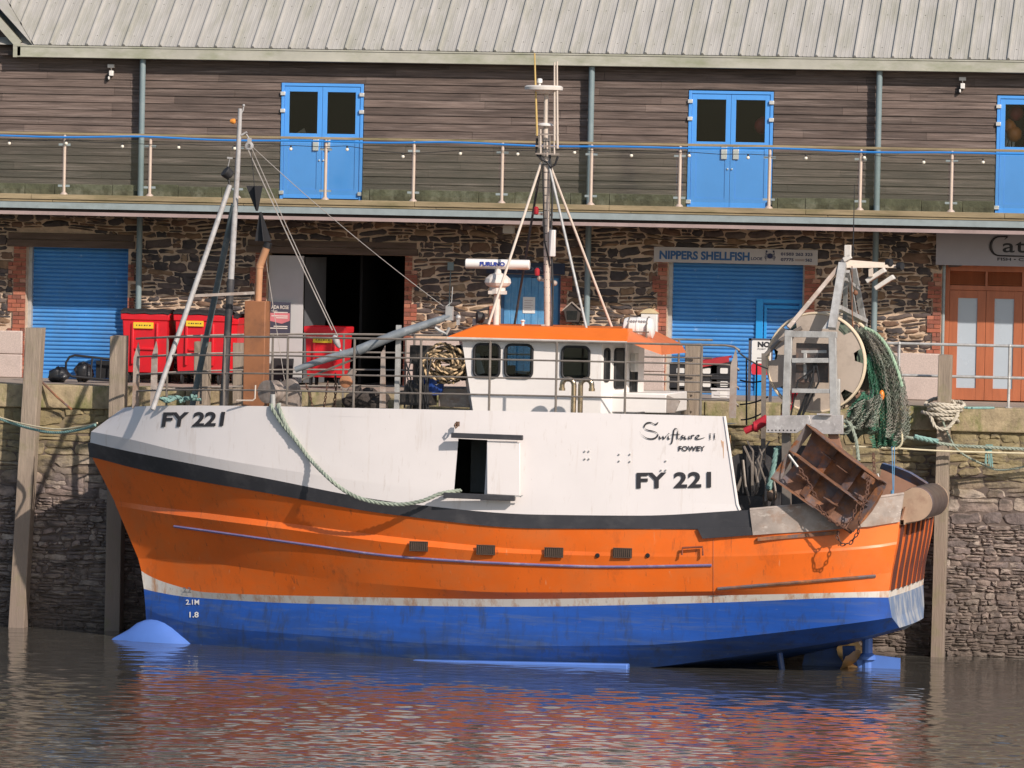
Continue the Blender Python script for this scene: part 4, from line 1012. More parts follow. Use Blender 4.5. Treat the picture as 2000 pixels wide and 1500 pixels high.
# foremast group
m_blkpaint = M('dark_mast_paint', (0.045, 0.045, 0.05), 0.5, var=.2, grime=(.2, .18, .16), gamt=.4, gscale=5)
m_pale = M('scuffed_white_paint', (0.40, 0.39, 0.385), 0.5, var=.2, scale=6, grime=(0.25, 0.21, 0.19), gamt=.7, gscale=9, gth=(.52, .68))
FH = 0.3
b = MB(); b.cm = 0; b.tube([B(469, 212, FH), B(464, 330, FH), B(451, 545, FH)], [.038, .045, .055], 12); b.cm = 1; b.tube([B(451, 545, FH), B(435, 812, FH)], .067, 12)
FM = b.build('foremast', [m_pale, m_blkpaint], boat)
b = MB(); b.tube([B(449, 362, FH), B(298, 800, FH+1.2)], .046, 12); b.build('mast_leg', m_pale, FM)
b = MB(); b.tube([B(457, 400, FH), B(374, 800, FH-1.1)], .055, 12); b.build('mast_leg', M('slate_mast_paint', (.10, .13, .14), .5, var=.2, grime=(.3, .28, .26), gamt=.5, gscale=6), FM)
b = MB(); b.bar(B(370, 578, FH+.5), B(497, 572, FH+.3), .05, .05); b.build('mast_strut', m_rustlight, FM)
b = MB(); b.lathe(B(452, 345, FH), B(436, 338, FH+.1)-B(452, 352, FH), [(.03, 0), (.09, .03), (.11, .14), (.10, .16)], 12); b.tube([B(446, 350, FH), B(452, 372, FH)], .02, 6); b.build('floodlight', m_black, FM)
b = MB(); b.lathe(B(460, 237, FH), -BU, [(.03, 0), (.05, .02), (.05, .05), (.035, .09)], 10); b.build('amber_beacon', M('amber_lens', (.8, .3, .05), .3), FM)
b = MB(); b.tube([B(470, 224, FH), B(475, 215, FH), B(476, 207, FH)], .012, 6); b.ball(B(476, 206, FH), .025, 8, 6); b.bar(B(472, 264, FH), B(482, 258, FH), .06, .03); b.tube([B(443, 335, FH), B(449, 310, FH)], .008, 5); b.bar(B(444, 308, FH), B(454, 309, FH), .03, .03); b.build('mast_fittings', m_pale, FM)
b = MB(); c = B(487, 285, FH); b.lathe(c-BN*.03, BN, [(.04, 0), (.075, .01), (.075, .05), (.04, .06)], 12); b.obox(c+ZU*.04, BU*.03, BN*.03, ZU*.1); b.tube([c+ZU*.12, B(481, 262, FH)], .012, 6); b.build('hoist_block', m_pale, FM)
# black day shapes: pairs of crossed triangular plates
b = MB()
for (xc, yt, yb, w0, w1) in ((497, 363, 412, .15, .02), (509, 414, 471, .02, .15)):
    a, d = B(xc, yt, FH+.3), B(xc+5, yb, FH+.3)
    for v in (BU, (BU*.35+BN).normalized()):
        b.prism([a-v*w0, a+v*w0, d+v*w1, d-v*w1], v.cross(ZU)*.008)
b.tube([B(497, 363, FH+.3), B(490, 292, FH+.2)], .006, 5)
b.build('day_shape', M('matt_black', (.025, .025, .028), .8), boat)
# wires
m_wire = M('wire_rope', (0.42, 0.38, 0.34), 0.5, metal=.3, var=.2)
def sag(p, q, s, n=12): return [p.lerp(q, i/n)-ZU*s*4*(i/n)*(1-i/n) for i in range(n+1)]
for (a, c, r_, s) in ((B(484, 291, FH), B(649, 645, 1.6), .011, .02), (B(492, 290, FH), B(660, 657, 1.6), .008, .03), (B(490, 284, FH), B(866, 598, 1.6), .007, .08), (B(466, 320, FH), B(445, 790, FH), .006, 0), (B(519, 505, .4), B(560, 770, .6), .006, 0)):
    b = MB(); b.tube(sag(a, c, s), r_, 5); b.build('wire_stay', m_wire, boat)
b = MB(); b.lathe(B(652, 655, 1.6), (B(668, 690, 1.6)-B(650, 650, 1.6)), [(.02, 0), (.05, .03), (.06, .12), (.04, .2), (.02, .24)], 10)
b.tube([B(664, 683, 1.6), B(670, 693, 1.6)], .02, 6); b.build('hoist_block', m_pale, boat)
# landing boom with crutch
m_boom = M('galvanised_boom', (.30, .33, .35), .4, metal=.3, var=.25, scale=5, grime=(.55, .56, .56), gamt=.6, gscale=5, gth=(.55, .7))
b = MB(); b.tube([B(577, 722, 1.7), B(640, 700, 1.7), B(700, 684, 1.7)], [.05, .065, .07], 12); b.tube([B(700, 684, 1.7), B(770, 655, 1.7), B(880, 617, 1.7)], [.085, .08, .055], 12)
BM = b.build('landing_boom', m_boom, boat)
b = MB(); b.tube([B(590, 742, 1.6), B(690, 702, 1.6), B(745, 660, 1.6), B(800, 640, 1.6)], .022, 6); b.build('boom_stay', m_pipe, BM)
b = MB(); b.obox(B(878, 612, 1.7), BU*.06, BN*.05, ZU*.12); b.tube([B(878, 640, 1.7), B(872, 652, 1.7), B(860, 647, 1.7), B(850, 640, 1.7)], .03, 6); b.tube([B(872, 598, 1.7), B(882, 590, 1.7), B(884, 560, 1.7)], .008, 5); b.build('boom_head', m_galv, BM)
b = MB(); b.bar(B(779, 635, 1.5), B(775, 800, 1.5), .08, .08); b.build('boom_crutch', m_galv, boat)
# exhaust
m_exh = M('brown_exhaust_paint', (0.30, 0.125, 0.055), 0.55, var=.15, scale=3, grime=(.15, .07, .04), gamt=.6, gscale=4)
b = MB(); p = B(501, 700, .5); hz0, hz1 = B(501, 812, .5).z, B(503, 588, .5).z
b.obox((p.x, p.y, (hz0+hz1)/2), BU*.19, BN*.17, ZU*(hz1-hz0)/2); E = b.build('exhaust_casing', m_exh, boat, bevel=.012)
b = MB(); b.tube([B(504, 592, .5), B(507, 520, .5)], .062, 14); b.tube([B(507, 520, .5), B(522, 480, .5)], .066, 14); b.lathe(B(507, 524, .5), ZU, [(.07, 0), (.07, .04)], 14); b.build('exhaust_pipe', M('copper_brown_paint', (.46, .23, .12), .5, var=.15), E)
b = MB(); b.tube([B(521, 484, .5), B(524, 474, .5)], .072, 12); b.build('sooty_mouth', m_black, E)
# forward winch
m_cast = M('winch_casting', (.36, .30, .26), .6, metal=.2, var=.3, scale=8, grime=(.2, .12, .08), gamt=.6, gscale=6)
b = MB(); c = B(540, 765, 1.4); ax = (BN-BU*.45).normalized()
b.lathe(c, ax, [(.13, 0), (.20, .02), (.20, .07), (.15, .09), (.15, .2), (.2, .22), (.2, .27), (.1, .28)], 20); b.lathe(c, -ax, [(.1, 0), (.1, .3), (.22, .32), (.22, .4)], 16); b.obox(c-ax*.3-ZU*.2, BU*.22, BN*.15, ZU*.2)
b.build('anchor_winch', m_cast, boat)
b = MB(); b.tube([B(533, 797, 2.0), B(533, 770, 2.0)], .045, 10); b.tube([B(546, 797, 2.02), B(546, 787, 2.02)], .03, 8); b.build('mooring_bitt', m_galv, boat)
# crane hydraulics: column, hoses, floats
b = MB(); c = B(820, 800, .9); b.tube([c, c+ZU*1.0], .13, 12); b.obox(c+ZU*.95, BU*.17, BN*.12, ZU*.16); b.tube([c+ZU*.35-BU*.22, c+ZU*.35+BU*.22], .16, 12)
b.obox(c+ZU*.2-BU*.05, BU*.3, BN*.2, ZU*.12)
b.build('deck_crane_post', M('greasy_black', (.03, .028, .026), .45, var=.3, grime=(.14, .11, .09), gamt=.6, gscale=6), boat)
for k in range(9):
    b = MB(); x = rnd.uniform(796, 845); y0 = rnd.uniform(690, 735); h = rnd.uniform(1.0, 1.6)
    b.tube([B(x, 800, h), B(x+rnd.uniform(-6, 6), 770, h+.05), B(x+rnd.uniform(-8, 8), (y0+770)/2, h+.1), B(x+rnd.uniform(-10, 10), y0, h)], .014, 6); b.build('hydraulic_hose', m_black, boat)
# main mast
MH = -0.1
b = MB(); b.tube([B(1070, 650, MH), B(1068, 400, MH), B(1066, 250, MH)], [.065, .06, .055], 12); b.tube([B(1066, 250, MH), B(1067, 182, MH)], .04, 10)
MM = b.build('main_mast', m_palepipe, boat)
for (a, c, m_) in ((B(1057, 318, MH), B(954, 634, 1.1), m_palepipe), (B(1056, 325, MH), B(1004, 640, -1.1), m_blkpaint), (B(1070, 312, MH), B(1147, 648, 1.1), m_galv), (B(1074, 322, MH), B(1200, 652, -.9), m_palepipe)):
    b = MB(); b.tube([a, c], .023, 8); b.build('mast_leg', m_, MM)
b = MB()
for k in range(26):
    y = 262+k*15; c = B(1066+(y-250)*.01, y, MH); b.lathe(c, ZU, [(.064, 0), (.064, .012)], 8)
b.tube([B(1074, 300, MH+.07), B(1079, 380, MH+.07), B(1076, 470, MH+.07), B(1080, 560, MH+.07), B(1078, 648, MH+.07)], .018, 6); b.tube([B(1060, 320, MH+.07), B(1063, 470, MH+.07), B(1075, 520, MH+.07)], .013, 6)
b.build('mast_cable', m_black, MM)
b = MB(); c = B(1062, 178, MH); b.lathe(c, ZU, [(.02, -.05), (.16, -.04), (.2, 0), (.33, .02), (.335, .07), (.30, .095), (.02, .10)], 28); SD = b.build('satellite_disc', m_offwhite, MM, sharp=30)
b = MB(); b.tube([B(1054, 168, MH), B(1054, 158, MH)], .02, 8); b.lathe(B(1054, 162, MH), ZU, [(.045, 0), (.05, .02), (.045, .07), (.02, .08)], 12); b.build('positioning_antenna', m_white, MM)
b = MB(); b.lathe(B(1065, 246, MH), ZU, [(.03, -.01), (.14, 0), (.145, .02), (.10, .045), (.02, .055)], 20); b.build('antenna_disc', m_white, MM)
m_whip = M('yellowed_whip', (.55, .38, .13), .5, var=.1)
for (x0, y0, x1, y1, m_, r_) in ((1044, 104, 1049, 265, m_whip, .02), (1083, 122, 1083, 275, m_palepipe, .02), (1088, 120, 1089, 290, m_palepipe, .02), (1056, 252, 1056, 300, m_palepipe, .016), (1052, 250, 1053, 290, m_pipe, .014), (1074, 262, 1074, 300, m_pipe, .014), (1082, 272, 1083, 302, m_palepipe, .016)):
    b = MB(); b.tube([B(x0, y0, MH+.15), B(x1, y1, MH+.15)], [r_*.7, r_], 8); b.build('whip_antenna', m_, MM)
b = MB()
for y in (262, 285, 300): b.bar(B(1046, y, MH+.15), B(1092, y+1, MH+.15), .025, .025)
b.bar(B(1040, 417, MH), B(1080, 420, MH), .04, .04); b.bar(B(1051, 545, MH), B(1084, 552, MH), .05, .05); b.ball(B(1054, 544, MH), .05, 8, 6); b.ball(B(1083, 553, MH), .05, 8, 6); b.bar(B(1060, 435, MH), B(1078, 438, MH), .09, .12)
b.build('mast_bracket', m_cast, MM)
b = MB(); b.tube([B(1055, 302, MH+.1), B(1060, 312, MH+.1), B(1068, 316, MH+.1), B(1076, 326, MH+.1), B(1084, 322, MH+.1), B(1090, 305, MH+.1)], .02, 6); b.tube([B(1049, 270, MH+.1), B(1047, 300, MH+.1), B(1060, 314, MH+.1)], .02, 6); b.build('cable_bundle', m_black, MM)
b = MB(); c = B(1079, 475, MH+.1); b.obox(c, BU*.05, BN*.05, ZU*.23); b.build('mast_locker', m_white, MM, bevel=.01)
m_redl = M('red_lens', (.35, .02, .03), .2, var=.1)
for x, y in ((1047, 410), (1049, 530)):
    b = MB(); b.lathe(B(x, y+8, MH+.05), ZU, [(.04, 0), (.045, .03), (.045, .10), (.02, .13)], 12); b.build('port_light', m_redl, MM)
# radar
b = MB(); c = B(972, 516, 0.1); axr = (BU*.985-BN*.1).normalized(); hv = .55
pts = []
for s in (-.56, -.55, .55, .56):
    rr = .085 if abs(s) < .555 else .075
    pts.append([c+axr*s+(axr.cross(ZU)*math.cos(t)*rr*1.15+ZU*math.sin(t)*rr) for t in [2*math.pi*k/16 for k in range(16)]])
b.rows(pts, True); b.poly(pts[0]); b.poly(pts[-1]); RA = b.build('radar_scanner', m_white, boat, sharp=40)
o = c-axr*.30-axr.cross(ZU)*-.10-ZU*.035
letters('FURUNO', 'scanner_lettering', M('blue_lettering', (.02, .05, .3), .5, var=0), boat, o, axr*.44, ZU*.075, lift=.004, bold=.05)
b = MB(); c = B(972, 560, .1); b.lathe(c, ZU, [(.12, -.02), (.20, .02), (.235, .07), (.22, .14), (.14, .21), (.06, .24), (.05, .32)], 12); b.lathe(c, ZU, [(.14, -.12), (.14, 0)], 10); b.obox(c-ZU*.1, BU*.14, BN*.12, ZU*.03); b.build('radar_gearbox', m_offwhite, boat, sharp=20)
b = MB(); b.tube([B(971, 575, .1), B(968, 645, .1)], .055, 12); b.build('radar_post', m_offwhite, boat)
b = MB(); b.lathe(B(940, 620, .6), (BN*.5-BU).normalized(), [(.05, -.06), (.09, -.03), (.10, .08)], 12); b.tube([B(941, 622, .6), B(941, 640, .6)], .02, 6); b.build('searchlight', m_black, boat)
b = MB(); b.tube([B(1021, 641, .4), B(1021, 630, .4)], .025, 8); b.lathe(B(1021, 630, .4), ZU, [(.02, 0), (.045, .03), (.02, .05)], 10); b.build('roof_antenna', m_white, boat)
b = MB(); b.obox(B(1061, 638, .3), BU*.03, BN*.03, ZU*.04); b.obox(B(895, 628, .5), BU*.025, BN*.03, ZU*.06); b.ball(B(895, 620, .5), .05, 8, 6); b.obox(B(928, 629, .5), BU*.04, BN*.03, ZU*.05); b.build('roof_fitting', m_galv, boat)
# ---- net drum
m_fl = M('drum_flange_paint', (.46, .385, .32), .6, var=.1, scale=2, grime=(.25, .2, .16), gamt=.5, gscale=3)
m_rim = M('cream_rim', (.70, .58, .42), .5, var=.1)
DC = B(1593, 708, 1.0); DR = .84
dr = MB()
def disc(c, Rr, n=48):
    ring = []
    for i in range(n+1):
        t = 2*math.pi*i/n; notch = any(abs(((t-a+math.pi) % (2*math.pi))-math.pi) < .13 for a in NA)
        ring.append((t, Rr*.80 if notch else Rr*.985))
    return ring
NA = [R(a) for a in (52, 8, -45, 125, 172, 222)]
for k, off_ in enumerate((0, -1.3)):
    b = MB(); c = DC+BN*off_; n = 96; rg = disc(c, DR, n)
    inner = [c+BU*math.cos(t)*.1+ZU*math.sin(t)*.1 for t, q in rg]; outer = [c+BU*math.cos(t)*q+ZU*math.sin(t)*q for t, q in rg]
    b.rows([inner, outer]); b.rows([[p-BN*.02 for p in outer], [p-BN*.02 for p in inner]]); b.rows([outer, [p-BN*.02 for p in outer]])
    F = b.build('drum_flange', m_fl, boat, sharp=30)
    b = MB()
    for d_ in (0, -.1): b.tube([c+BN*(.0+d_)+BU*math.cos(t)*DR+ZU*math.sin(t)*DR for t in [2*math.pi*i/64 for i in range(64)]], .021, 6, closed=True)
    b.build('flange_rim', m_rim, F)
m_net = M('green_netting', (0.09, 0.13, 0.09), 0.8, var=.5, scale=9, grime=(.16, .15, .12), gamt=.8, gscale=4, gth=(.45, .6), grime2=((.02, .02, .02), .8, 7, (1, 1, 1), (.5, .62)), bump=.03, bscale=22)
m_netg = M('grey_green_twine', (0.30, 0.33, 0.27), 0.8, var=.3, scale=3, grime=(.34, .30, .26), gamt=.8, gscale=2.2, gth=(.48, .56))
m_netgreen = M('green_twine', (0.09, 0.26, 0.17), 0.8, var=.3, scale=3)
b = MB(); n = 40; rows = []
for j in range(14):
    c = DC-BN*(.04+1.2*j/13); rows.append([c+(BU*math.cos(t)+ZU*math.sin(t))*(.70+.05*math.sin(5*t+j)+.035*rnd.uniform(-1, 1)) for t in [2*math.pi*i/n for i in range(n)]])
b.rows(rows, True); b.build('wound_net', m_net, boat)
b = MB(); b.lathe(DC+BN*.02, BN, [(.16, 0), (.16, .14), (.1, .16), (.1, .35)], 16); c = DC+BN*.3; b.obox(c, BU*.28, BN*.04, ZU*.33)
b.build('drum_motor', M('drum_motor_paint', (.09, .075, .07), .5, var=.4, grime=(.3, .16, .1), gamt=.6, gscale=9), boat)
b = MB()
for k in range(5): b.tube([DC+BN*.45+BU*rnd.uniform(-.2, .2)+ZU*rnd.uniform(-.1, .2), DC+BN*.5+BU*rnd.uniform(-.3, .2)-ZU*.3, DC+BN*.4+BU*rnd.uniform(-.35, 0)-ZU*.9], .016, 6)
b.build('motor_hose', m_black, boat)
# ---- gantry
g0 = 1.55
b = MB()
b.bar(B(1541, 645, g0), B(1535, 812, g0), .125, .10, BN); b.bar(B(1626, 648, g0), B(1629, 812, g0), .125, .10, BN); b.bar(B(1638, 740, g0-.1), B(1638, 812, g0-.1), .05, .08, BN)
b.bar(B(1533, 652, g0+.001), B(1635, 654, g0+.001), .10, .105); b.bar(B(1547, 704, g0), B(1622, 704, g0), .08, .08); b.bar(B(1547, 763, g0), B(1622, 764, g0), .08, .075)
b.bar(B(1573, 690, g0-.2), B(1573, 740, g0-.2), .06, .06); b.bar(B(1565, 687, g0-.2), B(1615, 687, g0-.2), .06, .05)
GA = b.build('gantry_frame', m_galv, boat, bevel=.006)
b = MB(); b.bar(B(1625, 642, g0), B(1646, 515, g0-.6), .13, .11, BN); b.prism([B(1606, 642, g0), B(1622, 642, g0), B(1628, 610, g0-.1)], BN*-.02); b.build('gantry_leg', m_galv, GA)
b = MB(); b.bar(B(1540, 640, g0), B(1640, 520, g0-.6), .07, .07, BN); b.build('gantry_leg', m_rustlight, GA)
b = MB(); b.bar(B(1690, 645, -1.0), B(1667, 522, -.2), .09, .09, BN); b.bar(B(1650, 640, -.3), B(1652, 530, .3), .07, .07, BN); b.bar(B(1656, 530, .9), B(1672, 620, -.2), .06, .06, BN); b.build('gantry_leg', m_galv, GA)
b = MB(); b.bar(B(1638, 600, g0-.2), B(1690, 627, -.9), .09, .07); b.bar(B(1650, 545, .9), B(1676, 565, -.2), .07, .05); b.build('gantry_brace', m_galv, GA)
b = MB(); b.bar(B(1645, 512, .9), B(1725, 518, .2), .09, .09); b.bar(B(1650, 520, .9), B(1748, 520, 0), .05, .05); b.bar(B(1701, 515, .4), B(1701, 540, .4), .07, .07); b.build('gantry_arm', m_palepipe, GA)
b = MB(); b.obox(B(1656, 490, .9), BU*.055, BN*.05, ZU*.10); b.bar(B(1648, 508, .9), B(1662, 500, .9), .1, .08); b.build('masthead_lamp', m_offwhite, GA, bevel=.008)
b = MB(); b.tube([B(1666, 500, .8), B(1669, 360, .8)], [.012, .005], 6); b.build('whip_antenna', m_black, GA)
for (x, y) in ((1711, 538), (1728, 552)):
    b = MB(); c = B(x, y, .3); e1 = (BU*.82+ZU*.55).normalized(); e2 = ZU.cross(BN).normalized(); up = (ZU*.82-BU*.55).normalized()
    b.obox(c, e1*.19, BN*.08, up*.04); L_ = b.build('deck_floodlight', m_offwhite, GA, bevel=.01)
    b = MB(); b.obox(c-up*.042+BN*.03, e1*.15, BN*.07, up*.006); b.build('lamp_glass', m_rust, L_)
for (x, y) in ((1735, 513), (1757, 520)):
    b = MB(); b.lathe(B(x, y, .1), (BU+BN*.5).normalized(), [(.03, -.06), (.06, -.03), (.065, .06)], 12); b.build('work_lamp', m_black, GA)
b = MB(); b.tube([B(1664, 520, .9), B(1664, 600, .7), B(1666, 650, .6)], .010, 5); b.ball(B(1671, 572, .6), .045, 8, 6); b.build('hanging_tackle', m_rust, GA)
# base plate, its support posts
b = MB(); b.prism([B(1497, 812, 1.9), B(1580, 811, 1.9), B(1584, 828, 1.9), B(1556, 846, 1.9), B(1496, 845, 1.9)], BN*-.06)
b.prism([B(1580, 811, 1.86), B(1646, 811, 1.86), B(1646, 848, 1.86), B(1612, 848, 1.86), B(1584, 846, 1.86)], BN*-.1)
b.bar(B(1596, 809, 1.9), B(1624, 810, 1.9), .1, .03)
GP = b.build('gantry_plate', M('spangled_plate', (.50, .47, .46), .4, metal=.3, var=.3, scale=5, grime=(.75, .72, .7), gamt=.7, gscale=9, gth=(.55, .66), grime2=((.4, .26, .18), .5, 6, (1, 1, .3), (.58, .7))), GA, bevel=.005)
b = MB()
for k in range(8): b.lathe(B(1500.5+k*7.4, 840.5, 1.9), BN, [(.014, 0), (.008, .003)], 8)
b.build('bolt_hole', m_dark, GP)
b = MB(); b.bar(B(1536, 845, 1.6), B(1537, 1010, 1.6), .14, .14, BN); b.bar(B(1492, 690, 1.3), B(1490, 1000, 1.3), .07, .07, BN); b.tube([B(1566, 640, 1.2), B(1520, 668, 1.25), B(1494, 694, 1.3)], .035, 8); b.build('gantry_support', m_pipe, GA)
b = MB(); b.prism([B(1617, 846, 1.75), B(1635, 846, 1.75), B(1652, 905, 1.75), B(1622, 905, 1.75)], BN*-.1); b.build('gantry_support', M('brown_support', (.33, .17, .11), .6, var=.2), GA)
b = MB(); b.tube([B(1455, 842, 1.6), B(1475, 833, 1.6)], .06, 10); b.tube([B(1475, 833, 1.6), B(1499, 818, 1.6)], .085, 12); b.lathe(B(1475, 833, 1.6), BU, [(.095, -.01), (.095, .05)], 12); b.build('hydraulic_ram', M('red_ram_paint', (.50, .03, .045), .4, var=.1), boat)
b = MB(); b.prism([B(1546, 763, 1.4), B(1560, 765, 1.4), B(1554, 775, 1.4), B(1546, 790, 1.4)], BN*-.05); b.tube([B(1545, 790, 1.3), B(1530, 812, 1.3)], .05, 8); b.build('guard_flap', M('red_paint', (.45, .02, .04), .45), boat)
# aft deck: dark winch, sheets blackened for the deep shadow, and bits behind the shelter
b = MB(); c = B(1470, 930, .6)
b.tube([c-BN*1.0, c+BN*.7], .28, 16); b.lathe(c+BN*.7, BN, [(.42, 0), (.42, .05)], 20); b.lathe(c-BN*.2, BN, [(.42, 0), (.42, .05)], 20); b.obox(c-ZU*.5, BU*.35, BN*.9, ZU*.2); b.build('trawl_winch', m_blkpaint, boat)
b = MB(); q = r0[-9]; b.prism([side(q, 2.45), side(q, -2.5), side(Vector((q.x, q.y, wdz)), -2.5), side(Vector((q.x, q.y, wdz)), 2.45)], BU*.04); b.build('shelter_bulkhead', m_blkpaint, boat)  # added, near-black to paint the dark inside of the shelter
b = MB(); b.prism([B(1450, 870, -2.2), B(1640, 870, -2.2), B(1640, 1030, -2.2), B(1450, 1030, -2.2)], BN*-.03); b.build('shade_sheet', m_blkpaint, boat)  # added black sheet standing in for deep shadow beyond the aft deck
b = MB()
for k in range(10):
    x = rnd.uniform(1450, 1525); y = rnd.uniform(860, 960); b.tube([B(x, y, 1.5), B(x+rnd.uniform(-25, 25), y+rnd.uniform(10, 50), 1.6), B(x+rnd.uniform(-20, 20), 1000, 1.5)], rnd.uniform(.015, .035), 6)
b.build('deck_pipework', m_pipe, boat)
b = MB()
for (x0, y0, x1, y1, hb) in ((1445, 690, 1500, 720, 1.5), (1445, 790, 1500, 775, .3), (1447, 820, 1490, 806, .8), (1458, 700, 1458, 830, 0), (1478, 705, 1476, 830, -.6), (1445, 742, 1490, 744, -.6)): b.tube(sag(B(x0, y0, hb), B(x1, y1, hb), .03), .015, 6)
b.build('deck_rigging', m_black, boat)
# stern roller and its cheek plates
b = MB(); rc = B(1790, 984, 1.75)
b.lathe(rc, -BN, [(.25, 0), (.285, .04), (.285, 1.7), (.25, 1.76)], 28); b.build('stern_roller', M('worn_roller_steel', (.17, .13, .125), .38, metal=.5, var=.25, scale=2, grime=(.30, .16, .11), gamt=.6, gscale=2), boat)
m_cheek = M('cheek_plate_paint', (.42, .29, .20), .65, var=.15, grime=(.25, .13, .09), gamt=.6, gscale=4)
for s in (0, 1):
    fm = (lambda p: p-BN*1.86) if s else (lambda p: p); b = MB(); pts = [fm(B(*q_, 1.95)) for q_ in [(1760, 968), (1764, 962)]+[(1787+33*math.cos(R(a)), 985-33*math.sin(R(a))) for a in range(100, -91, -12)]+[(1770, 1021), (1757, 1022)]]
    b.prism(pts, BN*(-.06)); b.build('roller_cheek', m_cheek, boat)
b = MB(); pl = B(1757, 1019, 2.13); b.rows([trow(pl+ZU*.03), trow(pl-ZU*.05)]); b.rows([trow(pl+ZU*.03), [p_+BU*.07 for p_ in trow(pl+ZU*.03)], [p_+BU*.07 for p_ in trow(pl-ZU*.05)], trow(pl-ZU*.05)]); b.build('transom_cap', m_cheek, boat)
b = MB(); b.rows([trow(B(1765, 990, 2.13)), trow(pl)]); b.build('transom_upper', m_rust, boat)
# ================================================================ BALCONY FITTINGS
PB = -1.71
rl = thing('balcony_railing', 'glass balcony railing on stainless posts with a mossy timber handrail, along the upper floor', 'railing', (0, PB, DECKZ))
zrail = P(1000, 277, PB).z
posts = []
pxs = [125.5, 293, 636, 808, 981, 1155, 1328, 1503, 1681, 1859]
px_all = [P(x, 330, PB).x for x in pxs]
px_all.insert(2, P(464, 330, PB).x)          # the one behind the foremast
d_ = (px_all[-1]-px_all[0])/(len(px_all)-1)
px_all = [px_all[0]-d_*k for k in (4, 3, 2, 1)]+px_all+[px_all[-1]+d_*k for k in (1, 2, 3, 4)]
b = MB(); b.box(XL, XR, PB-.03, PB+.03, zrail-.02, zrail+.025); b.build('handrail', m_kerb, rl, bevel=.006)
zpb = zk1
for x in px_all:
    b = MB(); b.tube([(x, PB, zpb), (x, PB, zrail-.02)], .031, 12); b.lathe((x, PB, zpb), ZU, [(.075, 0), (.07, .012), (.03, .05)], 12); p_ = b.build('railing_post', m_stain, rl)
    b = MB()
    for z in (zpb+.16, zrail-.2): b.box(x-.11, x+.11, PB-.014, PB+.014, z-.02, z+.02)
    b.build('glass_clamp', m_steelblue, p_)
m_bglass = glass('balcony_glass', (0.90, 0.93, 0.92), 0.03, 0.08)
for x, x2 in zip(px_all[:-1], px_all[1:]):
    b = MB(); b.box(x+.06, x2-.06, PB-.005, PB+.005, zpb+.09, zrail-.09); b.build('glass_panel', m_bglass, rl, sharp=0)
# blue hose tied along the handrail
hose = MB(); pts = []
xh = XL; 
while xh < XR:
    pts.append((xh, PB-.04+.01*math.sin(xh*3), zrail-.035-.028*abs(math.sin(xh*.55+.6))-.01*math.sin(xh*2.1))); xh += .25
hose.tube(pts, .020, 6); tag(hose.build('hose', M('blue_hose', (.03, .22, .62), .35, var=.05)), 'thin bright blue hose tied along the balcony handrail', 'hose')
# festoon lights
bx = [18,129,239,349,458,568,678,787,899,1011,1122,1233,1346,1461,1574,1688,1804,1920]; by = [280,280,286,288,290,291,292,306,300,301,298,304,304,308,309,308,317,317]
sl_ = thing('festoon_lights', 'string of small round bulbs on a thin cable hanging along the balcony railing', 'string lights', P(1000, 290, PB+.08))
b = MB(); pts = []
for i, (x, y) in enumerate(zip(bx, by)):
    p = P(x, y-7, PB-.06); pts.append(p)
    if i < len(bx)-1: pts.append((p+P(bx[i+1], by[i+1]-7, PB-.06))/2-ZU*.02)
b.tube(pts, .006, 5); b.build('cable', m_black, sl_)
for x, y in zip(bx, by):
    b = MB(); p = P(x, y, PB-.06); b.tube([p+ZU*.02, p+ZU*.07], .017, 8); b.build('bulb_socket', m_black, sl_)
    b = MB(); b.ball(p, .032, 10, 8); b.build('bulb', M('bulb_glass', (.8, .74, .62), .2, var=0) if x == 18 else bpy.data.materials['bulb_glass'], sl_)
# lamps, signs and boxes fixed to the warehouse
for (x, y, lb) in ((217, 140, 'small white security lamp under the gutter, above the left end of the balcony'), (1880, 165, 'small white security lamp under the gutter, near the half-hidden blue doors on the right')):
    t = thing('security_lamp', lb, 'lamp', P(x, y, -.1), 'security lamps under the gutter'); p = P(x, y+3, -.12)
    b = MB(); b.box(p.x-.04, p.x+.04, -.14, -.05, p.z-.05, p.z+.05); b.box(p.x-.06, p.x-.03, -.13, -.05, p.z-.12, p.z-.06); b.build('lamp_housing', m_white, t, bevel=.01)
    b = MB(); q = P(x, y-11, -.1); b.box(q.x-.06, q.x+.06, -.14, -.03, q.z-.03, q.z+.03); b.tube([q-ZU*.03, (q.x, -.06, p.z+.05)], .01, 6); b.build('lamp_bracket', m_offwhite, t)
    b = MB(); b.tube([(p.x-.05, -.05, p.z-.02), (p.x-.12, -.05, p.z-.08), (p.x-.11, -.05, p.z-.14), (p.x-.04, -.05, p.z-.12)], .008, 5); b.build('lamp_cable', m_black, t)
p = P(994, 449, -.9); b = MB(); b.box(p.x-.10, p.x+.10, -1.0, -.8, p.z-.06, p.z+.08); b.box(p.x-.08, p.x+.08, -1.01, -.79, p.z-.07, p.z-.06)
tag(b.build('bulkhead_lamp', m_offwhite, bevel=.015), 'pale square lamp under the balcony, left of the tall wheelhouse mast', 'lamp')
def board(name, lb, cat, r4, Y, th, mat):
    x0, x1, z0, z1 = rect(*r4, Y); b = MB(); t = thing(name, lb, cat, ((x0+x1)/2, Y, z0)); b.box(x0, x1, Y, Y+th, z0, z1); b.build('panel', mat, t, bevel=.003); return t, x0, x1, z0, z1
m_sign = M('sign_panel', (.50, .46, .44), .5, var=.05)
X_ = Vector((1, 0, 0))
t, x0, x1, z0, z1 = board('shop_sign', 'long white shellfish sign with blue lettering and a crab above the wide blue shutter', 'sign', (1277, 485, 1597, 515), -.06, .05, m_sign)
m_sb = M('sign_blue', (.03, .11, .27), .5, var=0); m_nv = M('sign_navy', (.02, .025, .08), .5, var=0)
